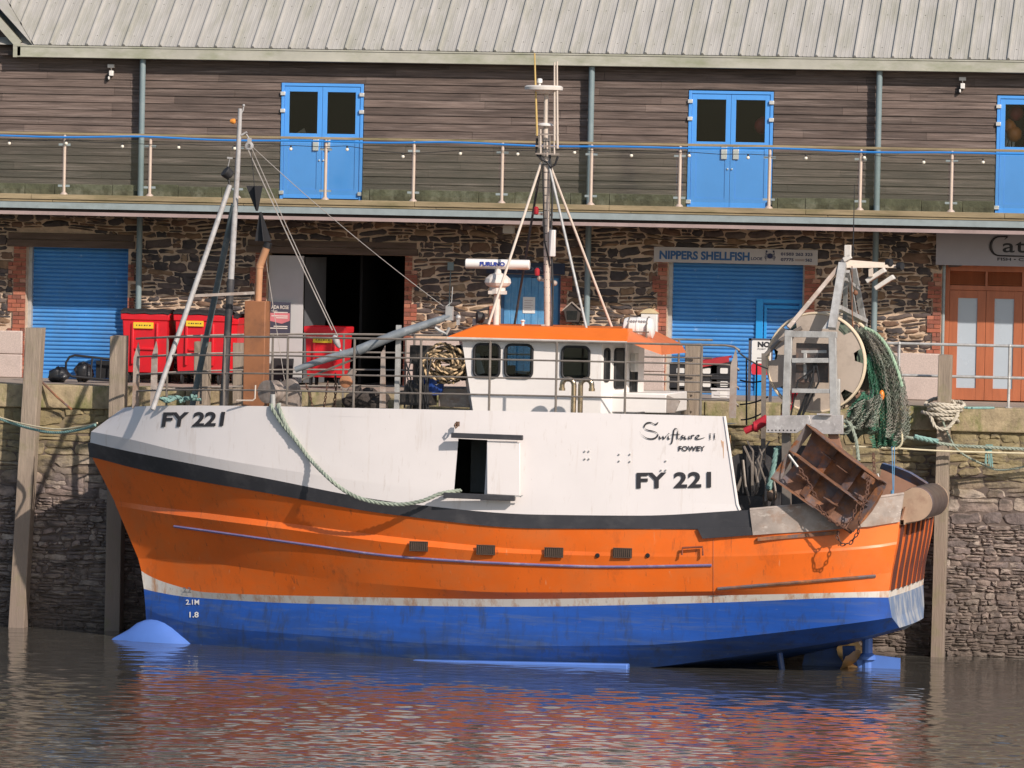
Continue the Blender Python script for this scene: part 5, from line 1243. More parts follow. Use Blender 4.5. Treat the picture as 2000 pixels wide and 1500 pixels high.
def stext(s, l, b_, r_, t_, Y, m, par, **k):
    o = P(l, b_, Y); o2 = P(r_, b_+(r_-l)*.0225, Y); v = P(l, t_, Y)
    return letters(s, 'lettering', m, par, o, Vector((o2.x-o.x, 0, 0)), Vector((0, 0, v.z-o.z)), lift=.006, **k)
stext('NIPPERS SHELLFISH', 1288, 506, 1464, 489, -.06, m_sb, t, bold=.04)
stext('LOOE', 1467, 508, 1489, 502, -.06, m_nv, t, bold=.02)
stext('01503 262 323', 1525, 499, 1587, 493, -.06, m_nv, t, bold=.03)
stext('07775', 1525, 510, 1550, 504, -.06, m_nv, t, bold=.03); stext('562', 1573, 511, 1586, 505, -.06, m_nv, t, bold=.03)
c = P(1504, 500, -.068); b = MB(); b.lathe(c, (0, -1, 0), [(.05, 0), (.05, .003)], 14)
for s in (-1, 1):
    b.tube([c+X_*s*.03+ZU*.02, c+X_*s*.08+ZU*.03, c+X_*s*.07+ZU*.08], .008, 5); b.ball(c+X_*s*.065+ZU*.085, .018, 8, 5, (1, .2, 1))
    for k in range(3): b.tube([c+X_*s*.03-ZU*.02*k, c+X_*s*(.09-.01*k)-ZU*.02*k, c+X_*s*(.10-.012*k)-ZU*(.035+.025*k)], .005, 5)
b.build('crab_emblem', m_nv, t)
b = MB(); q = P(1562, 508, -.062); b.box(q.x-.09, q.x+.09, -.064, -.058, q.z-.022, q.z+.018); b.build('painted_out_patch', M('buff_patch', (.36, .30, .27), .6), t)
# fish and chip shop sign
zc0, zc1 = P(1910, 519, -.28).z, P(1910, 455, -.28).z; xc0 = P(1828, 490, -.28).x
t = thing('shop_sign', 'deep grey fascia sign of the fish and chip shop at the right edge', 'sign', (xc0+1.6, -.28, zc0))
b = MB(); b.box(xc0, xc0+3.2, -.28, -.02, zc0, zc1); b.build('panel', M('shop_fascia', (.36, .33, .35), .4, var=.05), t, bevel=.004)
m_sl = M('sign_black', (.02, .018, .022), .5, var=0)
b = MB(); C_ = lambda x, y: P(x, y, -.287)
pts = [C_(1968, 462)]+[C_(1952-17*math.sin(R(a)), 481-18.5*math.cos(R(a))) for a in range(0, 181, 12)]+[C_(1980, 500.3), C_(2030, 501.5), C_(2090, 503)]
b.tube(pts, [.012]+[.014+.016*math.sin(R(a))**2 for a in range(0, 181, 12)]+[.014, .012, .010], 6); b.tube([C_(1968, 462), C_(1962, 468)], [.016, .004], 5)
b.build('hook_emblem', m_sl, t)
stext('atch', 1958, 493, 2058, 466, -.28, m_sl, t, bold=.01, spacing=1.05); stext('FISH • CHIPS', 1948, 509, 2028, 503, -.28, m_sl, t, bold=.02)
# dark sign over the boarded door
t, x0, x1, z0, z1 = board('door_sign', 'dark navy sign board over the boarded blue door behind the mast', 'sign', (950, 513, 1103, 535), -.05, .05, M('navy_board', (.012, .02, .05), .5))
stext('PORT', 1008, 529, 1078, 520, -.05, M('faded_sign_grey', (.12, .16, .22), .6, var=0), t)
t, x0, x1, z0, z1 = board('notice', 'white paper notice pinned to the boarded blue door', 'notice', (1021, 580, 1045, 612), .11, .008, m_white)
m_print = M('notice_print', (.45, .36, .36), .7, var=0)
b = MB()
for k in range(5): b.box(x0+.03, x1-.03-rnd.random()*.05, .106, .109, z1-.07-k*.045, z1-.06-k*.045)
b.build('print', m_print, t)
# poster board on the pale door
t, x0, x1, z0, z1 = board('advert_board', 'navy and pink boat trip poster standing by the pale door leaf', 'poster', (522, 590, 567, 652), .02, .03, M('poster_navy', (.05, .05, .075), .5))
b = MB(); zq = z0+(z1-z0)*.42; b.add([(x0+.01, .017, zq), ((x0+x1)/2+.06, .017, zq-.06), (x1-.01, .017, zq), (x1-.01, .017, zq+.14), (x0+.01, .017, zq+.14)], [(0, 1, 2, 3, 4)]); b.build('pink_band', M('poster_pink', (.55, .17, .19), .5), t, sharp=0)
stext('ADA ROSE', 530, 603, 564, 596, .02, m_offwhite, t, bold=.02); stext('TRIPS', 530, 610, 542, 606, .02, m_offwhite, t)
b = MB()
for k, (f, w) in enumerate(((.66, .6), (.55, .7), (.49, .5), (.22, .6), (.16, .75))): zz = z0+(z1-z0)*f; b.box(x1-.05-(x1-x0)*w, x1-.05, .012, .016, zz, zz+.018)
b.build('print', m_offwhite, t)
b = MB(); x0, x1, z0, z1 = rect(530, 700, 572, 750, -.1); b.add([(x0, -.14, z0), (x1, -.14, z0), (x1, -.02, z1), (x0, -.02, z1)], [(0, 1, 2, 3)]); b.prism(rrect(Vector(((x0+x1)/2, -.16, (z0+z1)/2)), X_, ZU, (x1-x0)/2, (z1-z0)/2, .07), (0, .05, 0))
tag(b.build('easel_sign', m_black), 'black rounded board leaning below the navy and pink poster', 'sign')
# small wall fittings
t = thing('wall_lantern', 'dark gabled lantern box on the wall right of the boarded blue door', 'lantern', P(1117, 630, -.05))
b = MB(); c = P(1117, 612, -.12)
b.prism([P(1101, 606, -.2), P(1117, 591, -.2), P(1134, 606, -.2), P(1130, 629, -.2), P(1106, 629, -.2)], (0, .2, 0)); b.build('lantern_box', M('dark_lantern_paint', (.05, .04, .035), .6), t)
b = MB(); b.prism([P(1107, 607, -.21), P(1128, 607, -.21), P(1126, 624, -.21), P(1108, 624, -.21)], (0, .008, 0)); b.build('glass_front', m_win, t)
b = MB(); b.bar(P(1099, 606, -.2), P(1117, 590, -.2), .06, .02); b.bar(P(1117, 590, -.2), P(1136, 607, -.2), .06, .02); b.build('lantern_roof', m_rustlight, t)
t = thing('meter_box', 'white wall box with a rounded yellowed lid beside the wide blue shutter', 'box', P(1268, 640, -.05))
x0, x1, z0, z1 = rect(1252, 612, 1284, 650, -.15); b = MB(); b.box(x0, x1, -.2, 0, z0, z1); b.build('box_body', m_white, t, bevel=.01)
b = MB(); n = 10; b.prism([Vector((x0-.02+(x1-x0+.04)*k/n, -.22, z1+.09*math.sin(math.pi*k/n))) for k in range(n+1)], (0, .22, 0)); b.build('box_lid', M('yellowed_lid', (.62, .50, .30), .5), t)
x0, x1, z0, z1 = rect(874, 512, 886, 528, -.06); b = MB(); b.box(x0, x1, -.07, 0, z0, z1); b.tube([((x0+x1)/2, -.03, z0), ((x0+x1)/2-.02, -.03, z0-.75)], .012, 6); tag(b.build('junction_box', m_column, bevel=.008), 'small grey junction box with a hanging cable left of the radar', 'junction box')
# things seen through the upper windows
b = MB(); b.prism([P(566, 268, .3), P(594, 250, .3), P(601, 268, .3)], (0, .02, 0)); tag(b.build('cardboard', M('cardboard', (.42, .32, .2), .8)), 'torn cardboard leaning inside the window of the leftmost blue doors', 'cardboard')
def orb(x, y, r, m, lb, nm='buoy', cat='buoy', g=None, Y=.35):
    c = P(x, y, Y); b = MB(); b.ball(c, r, 18, 12, (1, 1, 1.05)); b.lathe(c+ZU*r*.98, ZU, [(r*.25, 0), (r*.2, r*.2)], 10); o = b.build(nm, m); tag(o, lb, cat, g); return o
m_bo = M('orange_buoy', (.75, .22, .03), .35, var=.06); m_br = M('red_buoy', (.5, .04, .04), .4, var=.1)
orb(1971, 247, .12, m_bo, 'orange buoy inside the right-hand blue doors, the higher of two', g='buoys behind the upper windows')
orb(1981, 262, .14, m_bo, 'orange buoy inside the right-hand blue doors, the lower and larger of two', g='buoys behind the upper windows', Y=.32)
orb(1984, 221, .14, m_br, 'red buoy at the top of the right-hand window, above the orange ones', g='buoys behind the upper windows', Y=.6)
orb(1489, 246, .15, m_br, 'red buoy showing in the window of the middle blue doors', g='buoys behind the upper windows', Y=.5)
b = MB()
for k in range(9):
    x = 1962+k*2.4; b.tube([P(x, 258, .33), P(x+rnd.uniform(-6, 6), 272, .3), P(x+rnd.uniform(-4, 4), 288, .31)], .012, 5)
tag(b.build('rope', M('pale_cord', (.55, .52, .46), .8)), 'tangle of pale cord below the orange buoys in the right-hand window', 'rope')

# ================================================================ QUAY
def pile(name, lb, xt, yt, xb, yb, w, Y=-4.35, grp='timber fender piles on the quay wall', mat=m_pile):
    a, c = P(xt, yt, Y), P(xb, yb, Y); c = c+(c-a).normalized()*.5
    if name == 'short': pass
    b = MB(); n = 9; rows = []
    for i in range(n+1):
        p = a.lerp(c, i/n); h = w/2*(1+.02*rnd.uniform(-1, 1)); rows.append([p+Vector((sx*h, sy*.15, rnd.uniform(-.012, .012) if i == 0 else 0)) for sx, sy in ((-1, -1), (-.93, -1.08), (.93, -1.08), (1, -1), (1, 1), (-1, 1))])
    b.rows(rows, True); b.poly(rows[0]); o = b.build('fender_pile', mat, sharp=30); tag(o, lb, 'pile', grp); return o
pile('p', 'tall grey timber pile at the far left, leaning across the quay wall', 70, 641, 35, 1226, .29)
pile('p', 'mossy timber pile just left of the bow, its top level with the bins', 233, 656, 222, 1240, .28)
pile('p', 'weathered timber pile at the stern with thick pale rope wound round it', 1847, 693, 1831, 1286, .225, Y=-4.4)
pile('p', 'mossy timber pile behind the foremast legs', 396, 668, 390, 1200, .25)
pile('p', 'yellow-green timber pile in front of the wide blue shutter', 1354, 672, 1342, 1230, .25)
pile('p', 'grey timber post beside the brown exhaust casing', 470, 670, 466, 1200, .22, Y=-4.25)
pile('p', 'dark wooden post behind the wheelhouse aft rail, low and narrow', 1337, 770, 1337, 900, .17, Y=-4.6)
# steel railing on the quay, right
t = thing('quay_railing', 'galvanised two-bar tube railing on the quay edge before the fish and chip shop', 'railing', (8, -3.8, QZ))
b = MB(); zt_, zm_ = P(1850, 673, -3.8).z, P(1850, 735, -3.8).z
xr_ = P(1700, 670, -3.8).x
for z in (zt_, zm_): b.tube([(xr_, -3.8, z), (XR, -3.8, z)], .026, 8)
b.build('rail', m_galv, t)
for x in (1755, 1971): 
    q = P(x, 730, -3.8); b = MB(); b.tube([(q.x, -3.8, QZ), (q.x, -3.8, zt_)], .026, 8); b.lathe((q.x, -3.8, QZ), ZU, [(.07, 0), (.07, .02), (.03, .03)], 10); b.ball((q.x, -3.8, zt_), .036, 8, 6); b.ball((q.x, -3.8, zm_), .034, 8, 6); b.build('railing_post', m_galv, t)
for k in range(1, 4):
    b = MB(); x = P(1971, 730, -3.8).x+2.0*k; b.tube([(x, -3.8, QZ), (x, -3.8, zt_)], .026, 8); b.build('railing_post', m_galv, t)
# wheeled bins
m_red = M('red_bin_plastic', (.62, .012, .022), .42, var=.08, grime=(.3, .02, .03), gamt=.4, gscale=3); m_lid = M('black_bin_lid', (.03, .028, .03), .5, var=.2)
m_yel = M('yellow_sticker', (.75, .50, .03), .5, var=0)
def wheelie(px, ytop, ybot, wpx, lb, Y=-1.6, rot=0.0, lid=True, sticker=None):
    c = P(px, ybot, Y); top = P(px, ytop, Y); H_ = top.z-QZ; w = wpx/104.0/2; dp = .42
    t = thing('wheeled_bin', lb, 'wheeled bin', (c.x, Y+dp, QZ), 'red wheeled bins by the warehouse')
    b = MB(); rows = []
    for z, s, ex in ((.20, .84, 0), (.26, .88, 0), (H_-.20, .97, 0), (H_-.20, 1.03, 0), (H_-.09, 1.04, 0), (H_-.08, .97, 0)):
        rows.append([(c.x+sx*w*s, Y+dp+sy*dp*s, QZ+z) for sx, sy in ((-1, -1), (1, -1), (1, 1), (-1, 1))])
    b.rows(rows, True); b.poly(rows[0])
    for sx in (-.52, .52): b.prism([(c.x+sx*w-.025, Y-.005, QZ+.35), (c.x+sx*w+.025, Y-.005, QZ+.35), (c.x+sx*w+.025, Y-.015, QZ+H_-.25), (c.x+sx*w-.025, Y-.015, QZ+H_-.25)], (0, .05, 0))
    b.box(c.x-w*.45, c.x+w*.45, Y-.0, Y+.05, QZ+H_*.45, QZ+H_*.47+.02)
    b.build('bin_body', m_red, t, bevel=.012)
    if lid:
        b = MB(); n = 10; rows = []
        for i in range(n+1):
            f = i/n; rows.append([(c.x+(-1.04+2.08*k/8)*w, Y-.03+f*dp*2.05, QZ+H_-.085+.09*math.sin(math.pi*min(f*.9+.1, 1))**.7+.012*math.sin(k*2.1+f*3)) for k in range(9)])
        b.rows(rows); b.rows([[(p[0], p[1], p[2]-.035) for p in r_] for r_ in rows][::-1]); b.rows([rows[0], [(p[0], p[1], p[2]-.035) for p in rows[0]]]); b.build('bin_lid', m_lid, t)
    for sx in (-.72, .72):
        for sy in (.18, .85):
            b = MB(); wc = Vector((c.x+sx*w, Y+dp*2*sy, QZ+.10)); b.lathe(wc-X_*.02, X_, [(.07, 0), (.10, .005), (.10, .035), (.07, .04)], 16); b.obox(wc+ZU*.09, X_*.035, Vector((0, .03, 0)), ZU*.025); b.obox(wc+ZU*.04+X_*.03, X_*.004, Vector((0, .02, 0)), ZU*.06); b.build('castor', m_black, t)
    if sticker:
        l, t_, r_, bt = sticker; a, q = P(l, bt, Y-.03), P(r_, t_, Y-.03); b = MB(); b.box(a.x, q.x, Y-.022, Y+.02, a.z, q.z); S_ = b.build('sticker', m_yel, t)
        b = MB()
        for k in range(6): xx = a.x+(q.x-a.x)*(.15+.13*k); b.box(xx, xx+.018+.01*(k % 2), Y-.026, Y-.02, (a.z+q.z)/2-.008, (a.z+q.z)/2+.012)
        b.build('print', m_ink, S_)
wheelie(281, 604, 745, 92, 'red wheeled bin with a yellow sticker, leftmost, beside the narrow blue shutter', sticker=(260, 630, 299, 641))
wheelie(388, 606, 748, 100, 'red wheeled bin with a yellow sticker, seen between the foremast legs', sticker=(363, 627, 397, 637))
wheelie(427, 612, 745, 72, 'red wheeled bin half hidden behind the bin between the foremast legs', Y=-.95)
wheelie(632, 629, 752, 78, 'red wheeled bin standing alone before the dark open doorway', lid=False, sticker=(611, 659, 648, 669), Y=-1.9)
# upturned trolley with bags before the narrow shutter
t = thing('trolley', 'black tubular trolley lying on its side before the narrow blue shutter', 'trolley', P(170, 742, -2.2))
b = MB(); Q = lambda x, y, Y=-2.2: P(x, y, Y)
b.tube([Q(128, 735), Q(129, 708), Q(136, 697), Q(146, 694), Q(240, 704), Q(248, 712), Q(248, 738), Q(240, 745), Q(140, 735), Q(130, 725)], .022, 8)
for x in (180, 198, 222): b.tube([Q(x, 699), Q(x-3, 742)], .016, 6)
b.build('frame', m_black, t)
b = MB(); b.obox(Q(217, 722, -2.0), X_*.28, (0, .03, 0), ZU*.16); b.build('plate', m_dark, t)
def lump(name, lb, cat, c, r3, mat, seed, g=None, amp=.12):
    r = random.Random(seed); b = MB(); ph = [r.random()*6 for _ in range(6)]; rows = []
    for i in range(13):
        th = math.pi*i/12; row = []
        for j in range(20):
            a = 2*math.pi*j/20; q = 1+amp*(math.sin(3*a+ph[0]+2*th)+math.sin(5*th+ph[1]+a)*.7+math.sin(7*a+ph[2])*.4+.5*math.sin(11*a+9*th+ph[3]))
            row.append((c[0]+r3[0]*math.sin(th)*math.cos(a)*q, c[1]+r3[1]*math.sin(th)*math.sin(a)*q, c[2]+r3[2]*math.cos(th)*q))
        rows.append(row)
    b.rows(rows, True); o = b.build(name, mat, sharp=60); tag(o, lb, cat, g); return o
m_bag = M('black_bag', (.025, .026, .03), .32, var=.3, scale=8, bump=.01, bscale=12)
lump('rubbish_bag', 'black bag slumped at the left end of the upturned trolley', 'bag', P(115, 733, -2.3), (.19, .18, .14), m_bag, 2)
lump('rubbish_bag', 'black bag inside the upturned trolley frame', 'bag', P(163, 727, -2.0), (.17, .15, .17), m_bag, 5)
# mound of pale sand-grey pot by the stone, left edge shadow caster is the pile; rusty rod
b = MB(); b.tube([P(81, 745, -4.1), P(110, 774, -4.3), P(140, 800, -4.2)], .02, 6); tag(b.build('rusty_rod', m_rust), 'rusty bent rod sloping down the quay wall near the left pile', 'rod')
# fish boxes and engines behind the aft rail
def crate(x, y, w, h, lb, m, Y, lid=None):
    c = P(x, y, Y); t = thing('fish_box', lb, 'fish box', (c.x, Y, c.z-h/2), 'fish boxes stacked on the quay'); b = MB()
    a0, a1, z0_, z1_ = c.x-w/2, c.x+w/2, c.z-h/2, c.z+h/2
    b.box(a0, a1, Y, Y+.02, z0_, z1_); b.box(a0, a1, Y+.38, Y+.4, z0_, z1_); b.box(a0, a0+.02, Y+.02, Y+.38, z0_, z1_); b.box(a1-.02, a1, Y+.02, Y+.38, z0_, z1_); b.box(a0+.02, a1-.02, Y+.02, Y+.38, z0_, z0_+.02)
    b.box(a0-.015, a1+.015, Y-.015, Y-.001, z1_-.04, z1_); b.box(a0+.05, a1-.05, Y-.012, Y-.001, z0_+.05, z0_+.07)
    b.build('box_body', m, t, bevel=.006)
    b = MB(); b.prism(rrect(Vector((c.x+.02, Y-.006, c.z-.02)), X_, ZU, .07, .05, .02), (0, .004, 0)); b.build('label', m_white, t)
m_boxk = M('black_box_plastic', (.03, .03, .034), .45, var=.2); m_boxw = M('white_box_plastic', (.62, .6, .6), .5, var=.1)
YB = -3.2
k_ = 0
for (x, y, w, h, m, lb) in ((1330, 770, .40, .30, m_boxk, 'black fish box at the bottom of the left stack behind the mossy pile'), (1328, 747, .38, .26, m_boxk, 'black fish box in the middle of the left stack behind the mossy pile'), (1327, 722, .36, .26, m_boxk, 'black fish box on top of the left stack behind the mossy pile'),
                           (1378, 748, .42, .30, m_boxk, 'black fish box next to the mossy pile, in the lower row'), (1378, 722, .42, .28, m_boxk, 'black fish box under the red tarpaulin, next to the mossy pile'),
                           (1412, 722, .44, .28, m_boxk, 'black fish box with a white label, under the right end of the red tarpaulin'), (1412, 748, .42, .20, m_boxk, 'black fish box lying on the white one'), (1411, 768, .40, .18, m_boxw, 'white fish box at the bottom of the right stack')):
    crate(x, y, w, h, lb, m, YB)
b = MB(); rows = []
for i in range(9):
    f = i/8; rows.append([P(1370+f*60, 716-f*14-6*abs(math.sin(f*9)), YB-.05), P(1372+f*56, 706-f*8, YB+.2), P(1372+f*58, 702-f*8, YB+.45)])
b.rows(rows); rows2 = [[P(1368+8*i, 718-1.6*i, YB-.06), P(1368+8*i, 706-1.6*i, YB-.05)] for i in range(8)]; b.rows(rows2)
tag(b.build('tarpaulin', M('red_tarpaulin', (.42, .03, .04), .5, var=.15)), 'crumpled red tarpaulin over the black fish boxes', 'tarpaulin')
# NO ... notice by the wide shutter
t = thing('warning_sign', 'white and red NO sign on a grey frame before the wide blue shutter', 'sign', P(1495, 760, -3.5))
Yn = -3.5; x0, x1, z0, z1 = rect(1461, 661, 1508, 780, Yn); b = MB(); b.box(x0, x0+.05, Yn+.01, Yn+.05, QZ, z1); b.box(x1-.05, x1, Yn+.01, Yn+.05, QZ, z1); b.box(x0, x1, Yn+.01, Yn+.05, z1-.04, z1); b.build('frame', M('slate_frame', (.09, .09, .11), .5), t)
x0, x1, z0, z1 = rect(1468, 665, 1506, 732, Yn); zs = P(1487, 710, Yn).z
b = MB(); b.prism(rrect(Vector(((x0+x1)/2, Yn-.01, (z1+zs)/2)), X_, ZU, (x1-x0)/2, (z1-zs)/2, .03), (0, .01, 0)); PN = b.build('panel', m_white, t)
b = MB(); b.prism(rrect(Vector(((x0+x1)/2, Yn-.012, (z0+zs)/2)), X_, ZU, (x1-x0)/2, (zs-z0)/2, .05), (0, .012, 0)); b.build('panel', M('red_panel', (.6, .03, .05), .5), t)
stext('NO', 1480, 678, 1504, 667, Yn-.01, m_ink, PN, bold=.05); stext('PORT', 1480, 683, 1496, 680, Yn-.01, m_ink, PN)
stext('AT', 1495, 694, 1503, 691, Yn-.01, m_ink, PN)
b = MB()
for k in range(2): b.box(x0+.08+.02*k, x1-.04, Yn-.014, Yn-.009, zs+.04+.05*k, zs+.055+.05*k)
b.build('print', m_ink, PN)
# rope coil and blue tub on the quay, beyond the rail
t0 = P(865, 710, -4.6)
m_rope = M('tan_rope', (.60, .43, .25), .8, var=.25, scale=6); m_ropek = M('dark_rope_strand', (.10, .075, .045), .9)
def rope(mb, pts, r, strands=3, pitch=None):
    """laid rope: strands twisted round a smooth path"""
    pts = [Vector(p) for p in pts]; q = []
    for i in range(len(pts)-1):
        p0 = pts[max(i-1, 0)]; p1 = pts[i]; p2 = pts[i+1]; p3 = pts[min(i+2, len(pts)-1)]; n = max(2, int((p2-p1).length/(r*1.1)))
        for k in range(n):
            t = k/n; q.append(0.5*((2*p1)+(-p0+p2)*t+(2*p0-5*p1+4*p2-p3)*t*t+(-p0+3*p1-3*p2+p3)*t**3))
    q.append(pts[-1]); pitch = pitch or r*7
    if strands == 1: mb.tube(q, r, 7); return
    for s in range(strands):
        mb.cm = s % 2 if getattr(mb, 'two', False) else 0
        o = []; acc = 0
        for i, p in enumerate(q):
            if i: acc += (q[i]-q[i-1]).length
            tg = (q[min(i+1, len(q)-1)]-q[max(i-1, 0)]).normalized(); a = tg.cross(ZU)
            if a.length < .1: a = tg.cross(Vector((0, 1, 0)))
            a.normalize(); c = tg.cross(a); th = 2*math.pi*(acc/pitch+s/strands); o.append(p+(a*math.cos(th)+c*math.sin(th))*r*.5)
        mb.tube(o, r*.56, 6)
b = MB(); b.two = True; r = random.Random(4)
cc = B(872, 712, 1.1)
for k in range(17):
    pts = []; ww = .39-(k%6)*.045-r.random()*.03; hh = .31-(k%6)*.045-r.random()*.03; oy = r.uniform(-.22, .22); oz = r.uniform(-.05, .05); ox = r.uniform(-.05, .05)
    for i in range(17):
        a = 2*math.pi*i/16; pts.append(cc+BU*(ox+ww*math.cos(a)+.03*math.sin(3*a+k))+ZU*(oz+hh*math.sin(a)*(1 if math.sin(a) > 0 else .95)+.02*math.cos(4*a+k))+BN*oy)
    rope(b, pts, .034, 2, .16)
tag(b.build('rope_coil', [m_rope, m_ropek]), 'thick coil of tan and dark rope hung just ahead of the wheelhouse', 'rope coil')
c = B(847, 753, .9); t = thing('tub', 'blue plastic tub below the coil of tan rope', 'tub', c-ZU*.15); b = MB(); b.lathe(c-ZU*.16, ZU, [(.15, 0), (.2, .28), (.215, .28), (.215, .31), (.19, .31), (.14, .03)], 20); b.build('tub_body', M('blue_tub', (.02, .06, .26), .4), t); b = MB(); b.tube([c+X_*-.2+ZU*.12, c+BN*.05+ZU*.02-X_*.1, c+BN*.2+ZU*.02+X_*.1, c+X_*.2+ZU*.12], .008, 5); b.build('tub_handle', m_white, t)
b = MB(); q0 = B(892, 790, .5); b.obox(q0+ZU*.12, BU*.28, BN*.2, ZU*.16); tag(b.build('timber_block', m_rustlight, bevel=.01), 'pale timber box under the coil of tan rope, ahead of the wheelhouse', 'box')

# ================================================================ ROPES, RAFT, NET, TRAWL DOORS
m_gr = M('pale_green_rope', (.28, .32, .26), .8, var=.3, scale=6, grime=(.14, .17, .13), gamt=.6, gscale=4); m_teal = M('teal_rope', (.20, .34, .31), .75, var=.25, scale=8); m_cream = M('cream_rope', (.62, .55, .38), .8, var=.2, scale=8)
b = MB(); S = lambda x, y, d=.07: B(x, y, (surf_hb(x, y) if y < interp(C1, x)[1] else 2.7)+d)
rope(b, [B(530, 790, 2.1), S(533, 800), S(553, 830), S(578, 860), S(606, 897), S(640, 932), S(668, 955), S(700, 972, .1), S(740, 982, .12), S(785, 985, .12), S(825, 978, .1), S(858, 965), S(884, 960, .06), B(900, 958, 2.5)], .036)
rope(b, [B(543, 790, 2.1), S(546, 800), S(556, 825), S(569, 848), S(580, 862, .1)], .036)
tag(b.build('rope', m_gr), 'grey-green rope looped down the white bow side into the open side door', 'rope')
b = MB(); rope(b, [P(-60, 796, -4.6), P(0, 818, -4.8), P(60, 837, -5.2), P(110, 845, -5.6), P(160, 838, -6.0), B(186, 830, .1)], .026); tag(b.build('mooring_rope', m_teal), 'teal mooring rope sagging from the bow to the left edge, the lower of two', 'rope')
b = MB(); rope(b, [P(-60, 792, -4.6), P(0, 815, -4.8), P(50, 829, -5.2), P(110, 838, -5.6), P(160, 833, -6.0), B(190, 826, .1)], .014, 1); tag(b.build('mooring_rope', m_cream), 'thin pale mooring line just above the teal rope at the bow', 'rope')
b = MB(); r = random.Random(9)
for k in range(4):
    pts = [B(312+r.uniform(0, 80), 787+r.uniform(-10, 0), 1.0+r.uniform(-.3, .4)) for _ in range(7)]; pts.sort(key=lambda p: p.x*(1 if k % 2 else -1)); rope(b, [p+ZU*r.uniform(0, .05) for p in pts], .028)
tag(b.build('rope', m_teal), 'heap of pale teal rope on the foredeck by the foremast foot', 'rope')
# stern ropes
b = MB(); rope(b, [B(1640, 832, 1.2), B(1660, 834, 1.2), P(1760, 852, -5.6), P(1850, 868, -4.9), P(1900, 872, -4.8), P(2060, 880, -4.5)], .03)
rope(b, [B(1664, 836, 1.1), B(1672, 860, 1.2), B(1677, 900, 1.3)], .032); rope(b, [B(1645, 822, 1.3), B(1658, 826, 1.4), B(1662, 836, 1.35), B(1652, 846, 1.3), B(1642, 846, 1.2)], .034)
tag(b.build('mooring_rope', m_gr), 'thick pale green mooring rope running right from the gantry plate', 'rope')
b = MB(); rope(b, [P(1787, 853, -5.3), P(1810, 858, -5.1), P(1832, 862, -5.0)], .045); tag(b.build('rope', m_teal), 'teal whipping wound round the thick green mooring rope', 'rope')
b = MB(); rope(b, [B(1668, 872, 1.0), P(1760, 876, -5.4), P(1850, 881, -4.9), P(2060, 887, -4.5)], .016, 1); tag(b.build('mooring_rope', m_cream), 'thin cream line stretched level below the thick green mooring rope', 'rope')
b = MB()
for k in range(7): x = 1926+k*2.0; rope(b, [P(x, 868, -4.7), P(x+rnd.uniform(-4, 3), 890, -4.7), P(x+rnd.uniform(-6, 3), 908+rnd.uniform(-4, 5), -4.7)], .012, 1)
tag(b.build('rope', m_teal), 'frayed teal rope tail hanging from the green mooring rope at the right edge', 'rope')
b = MB(); rope(b, [P(1836, 800, -4.65), P(1845, 832, -4.66), P(1870, 878, -4.6), P(1915, 905, -4.3), P(1960, 918, -4.2), P(2050, 900, -4.2)], .02)
tag(b.build('rope', m_gr), 'slack old rope drooping along the quay wall right of the roped pile', 'rope')
b = MB(); pc = P(1842, 800, -4.4)
for k in range(6):
    z = .12-.055*k; rx = .26+.06*math.sin(k*2.1); ry = .27; ph = k*.9
    rope(b, [pc+Vector((rx*math.cos(2*math.pi*i/14)+(.06 if k % 2 else -.05), ry*math.sin(2*math.pi*i/14)-.02, z+.05*math.sin(2*math.pi*i/14+ph)-.03*math.cos(2*math.pi*i/14*2+ph))) for i in range(15)], .034)
rope(b, [pc+Vector((-.2, -.25, -.1)), pc+Vector((-.1, -.3, -.3)), pc+Vector((.1, -.3, -.32)), pc+Vector((.26, -.2, -.1)), pc+Vector((.27, -.1, .1))], .034)
tag(b.build('rope', M('off_white_rope', (.52, .47, .38), .8, var=.25, scale=6)), 'thick off-white rope wound in several turns round the pile at the stern', 'rope')
b = MB(); r = random.Random(3)
for k in range(7): rope(b, [Pz(1880+r.uniform(0, 60), 797, QZ+.04)+Vector((0, r.uniform(.0, .3), 0)) for _ in range(4)], .02, 1)
tag(b.build('rope', m_teal), 'scrap of teal rope lying on the coping below the shop doors', 'rope')
b = MB(); rope(b, [B(1520, 872, 1.5), B(1514, 900, 1.55), B(1508, 925, 1.5), B(1503, 962, 1.5)], .05); rope(b, [B(1516, 876, 1.6), B(1510, 915, 1.6), B(1500, 955, 1.6)], .045); tag(b.build('rope', m_teal), 'teal rope bundle hanging on the aft deck left of the rusty trawl door', 'rope')
orb(1507, 968, .10, M('tan_float', (.3, .2, .14), .6), 'small tan float hanging below the teal rope bundle', 'float', 'float')
bpy.data.objects['float'].location = (0, 0, 0)
o_ = bpy.data.objects['float']; d__ = B(1507, 968, 1.5)-P(1507, 968, .35); o_.location = d__
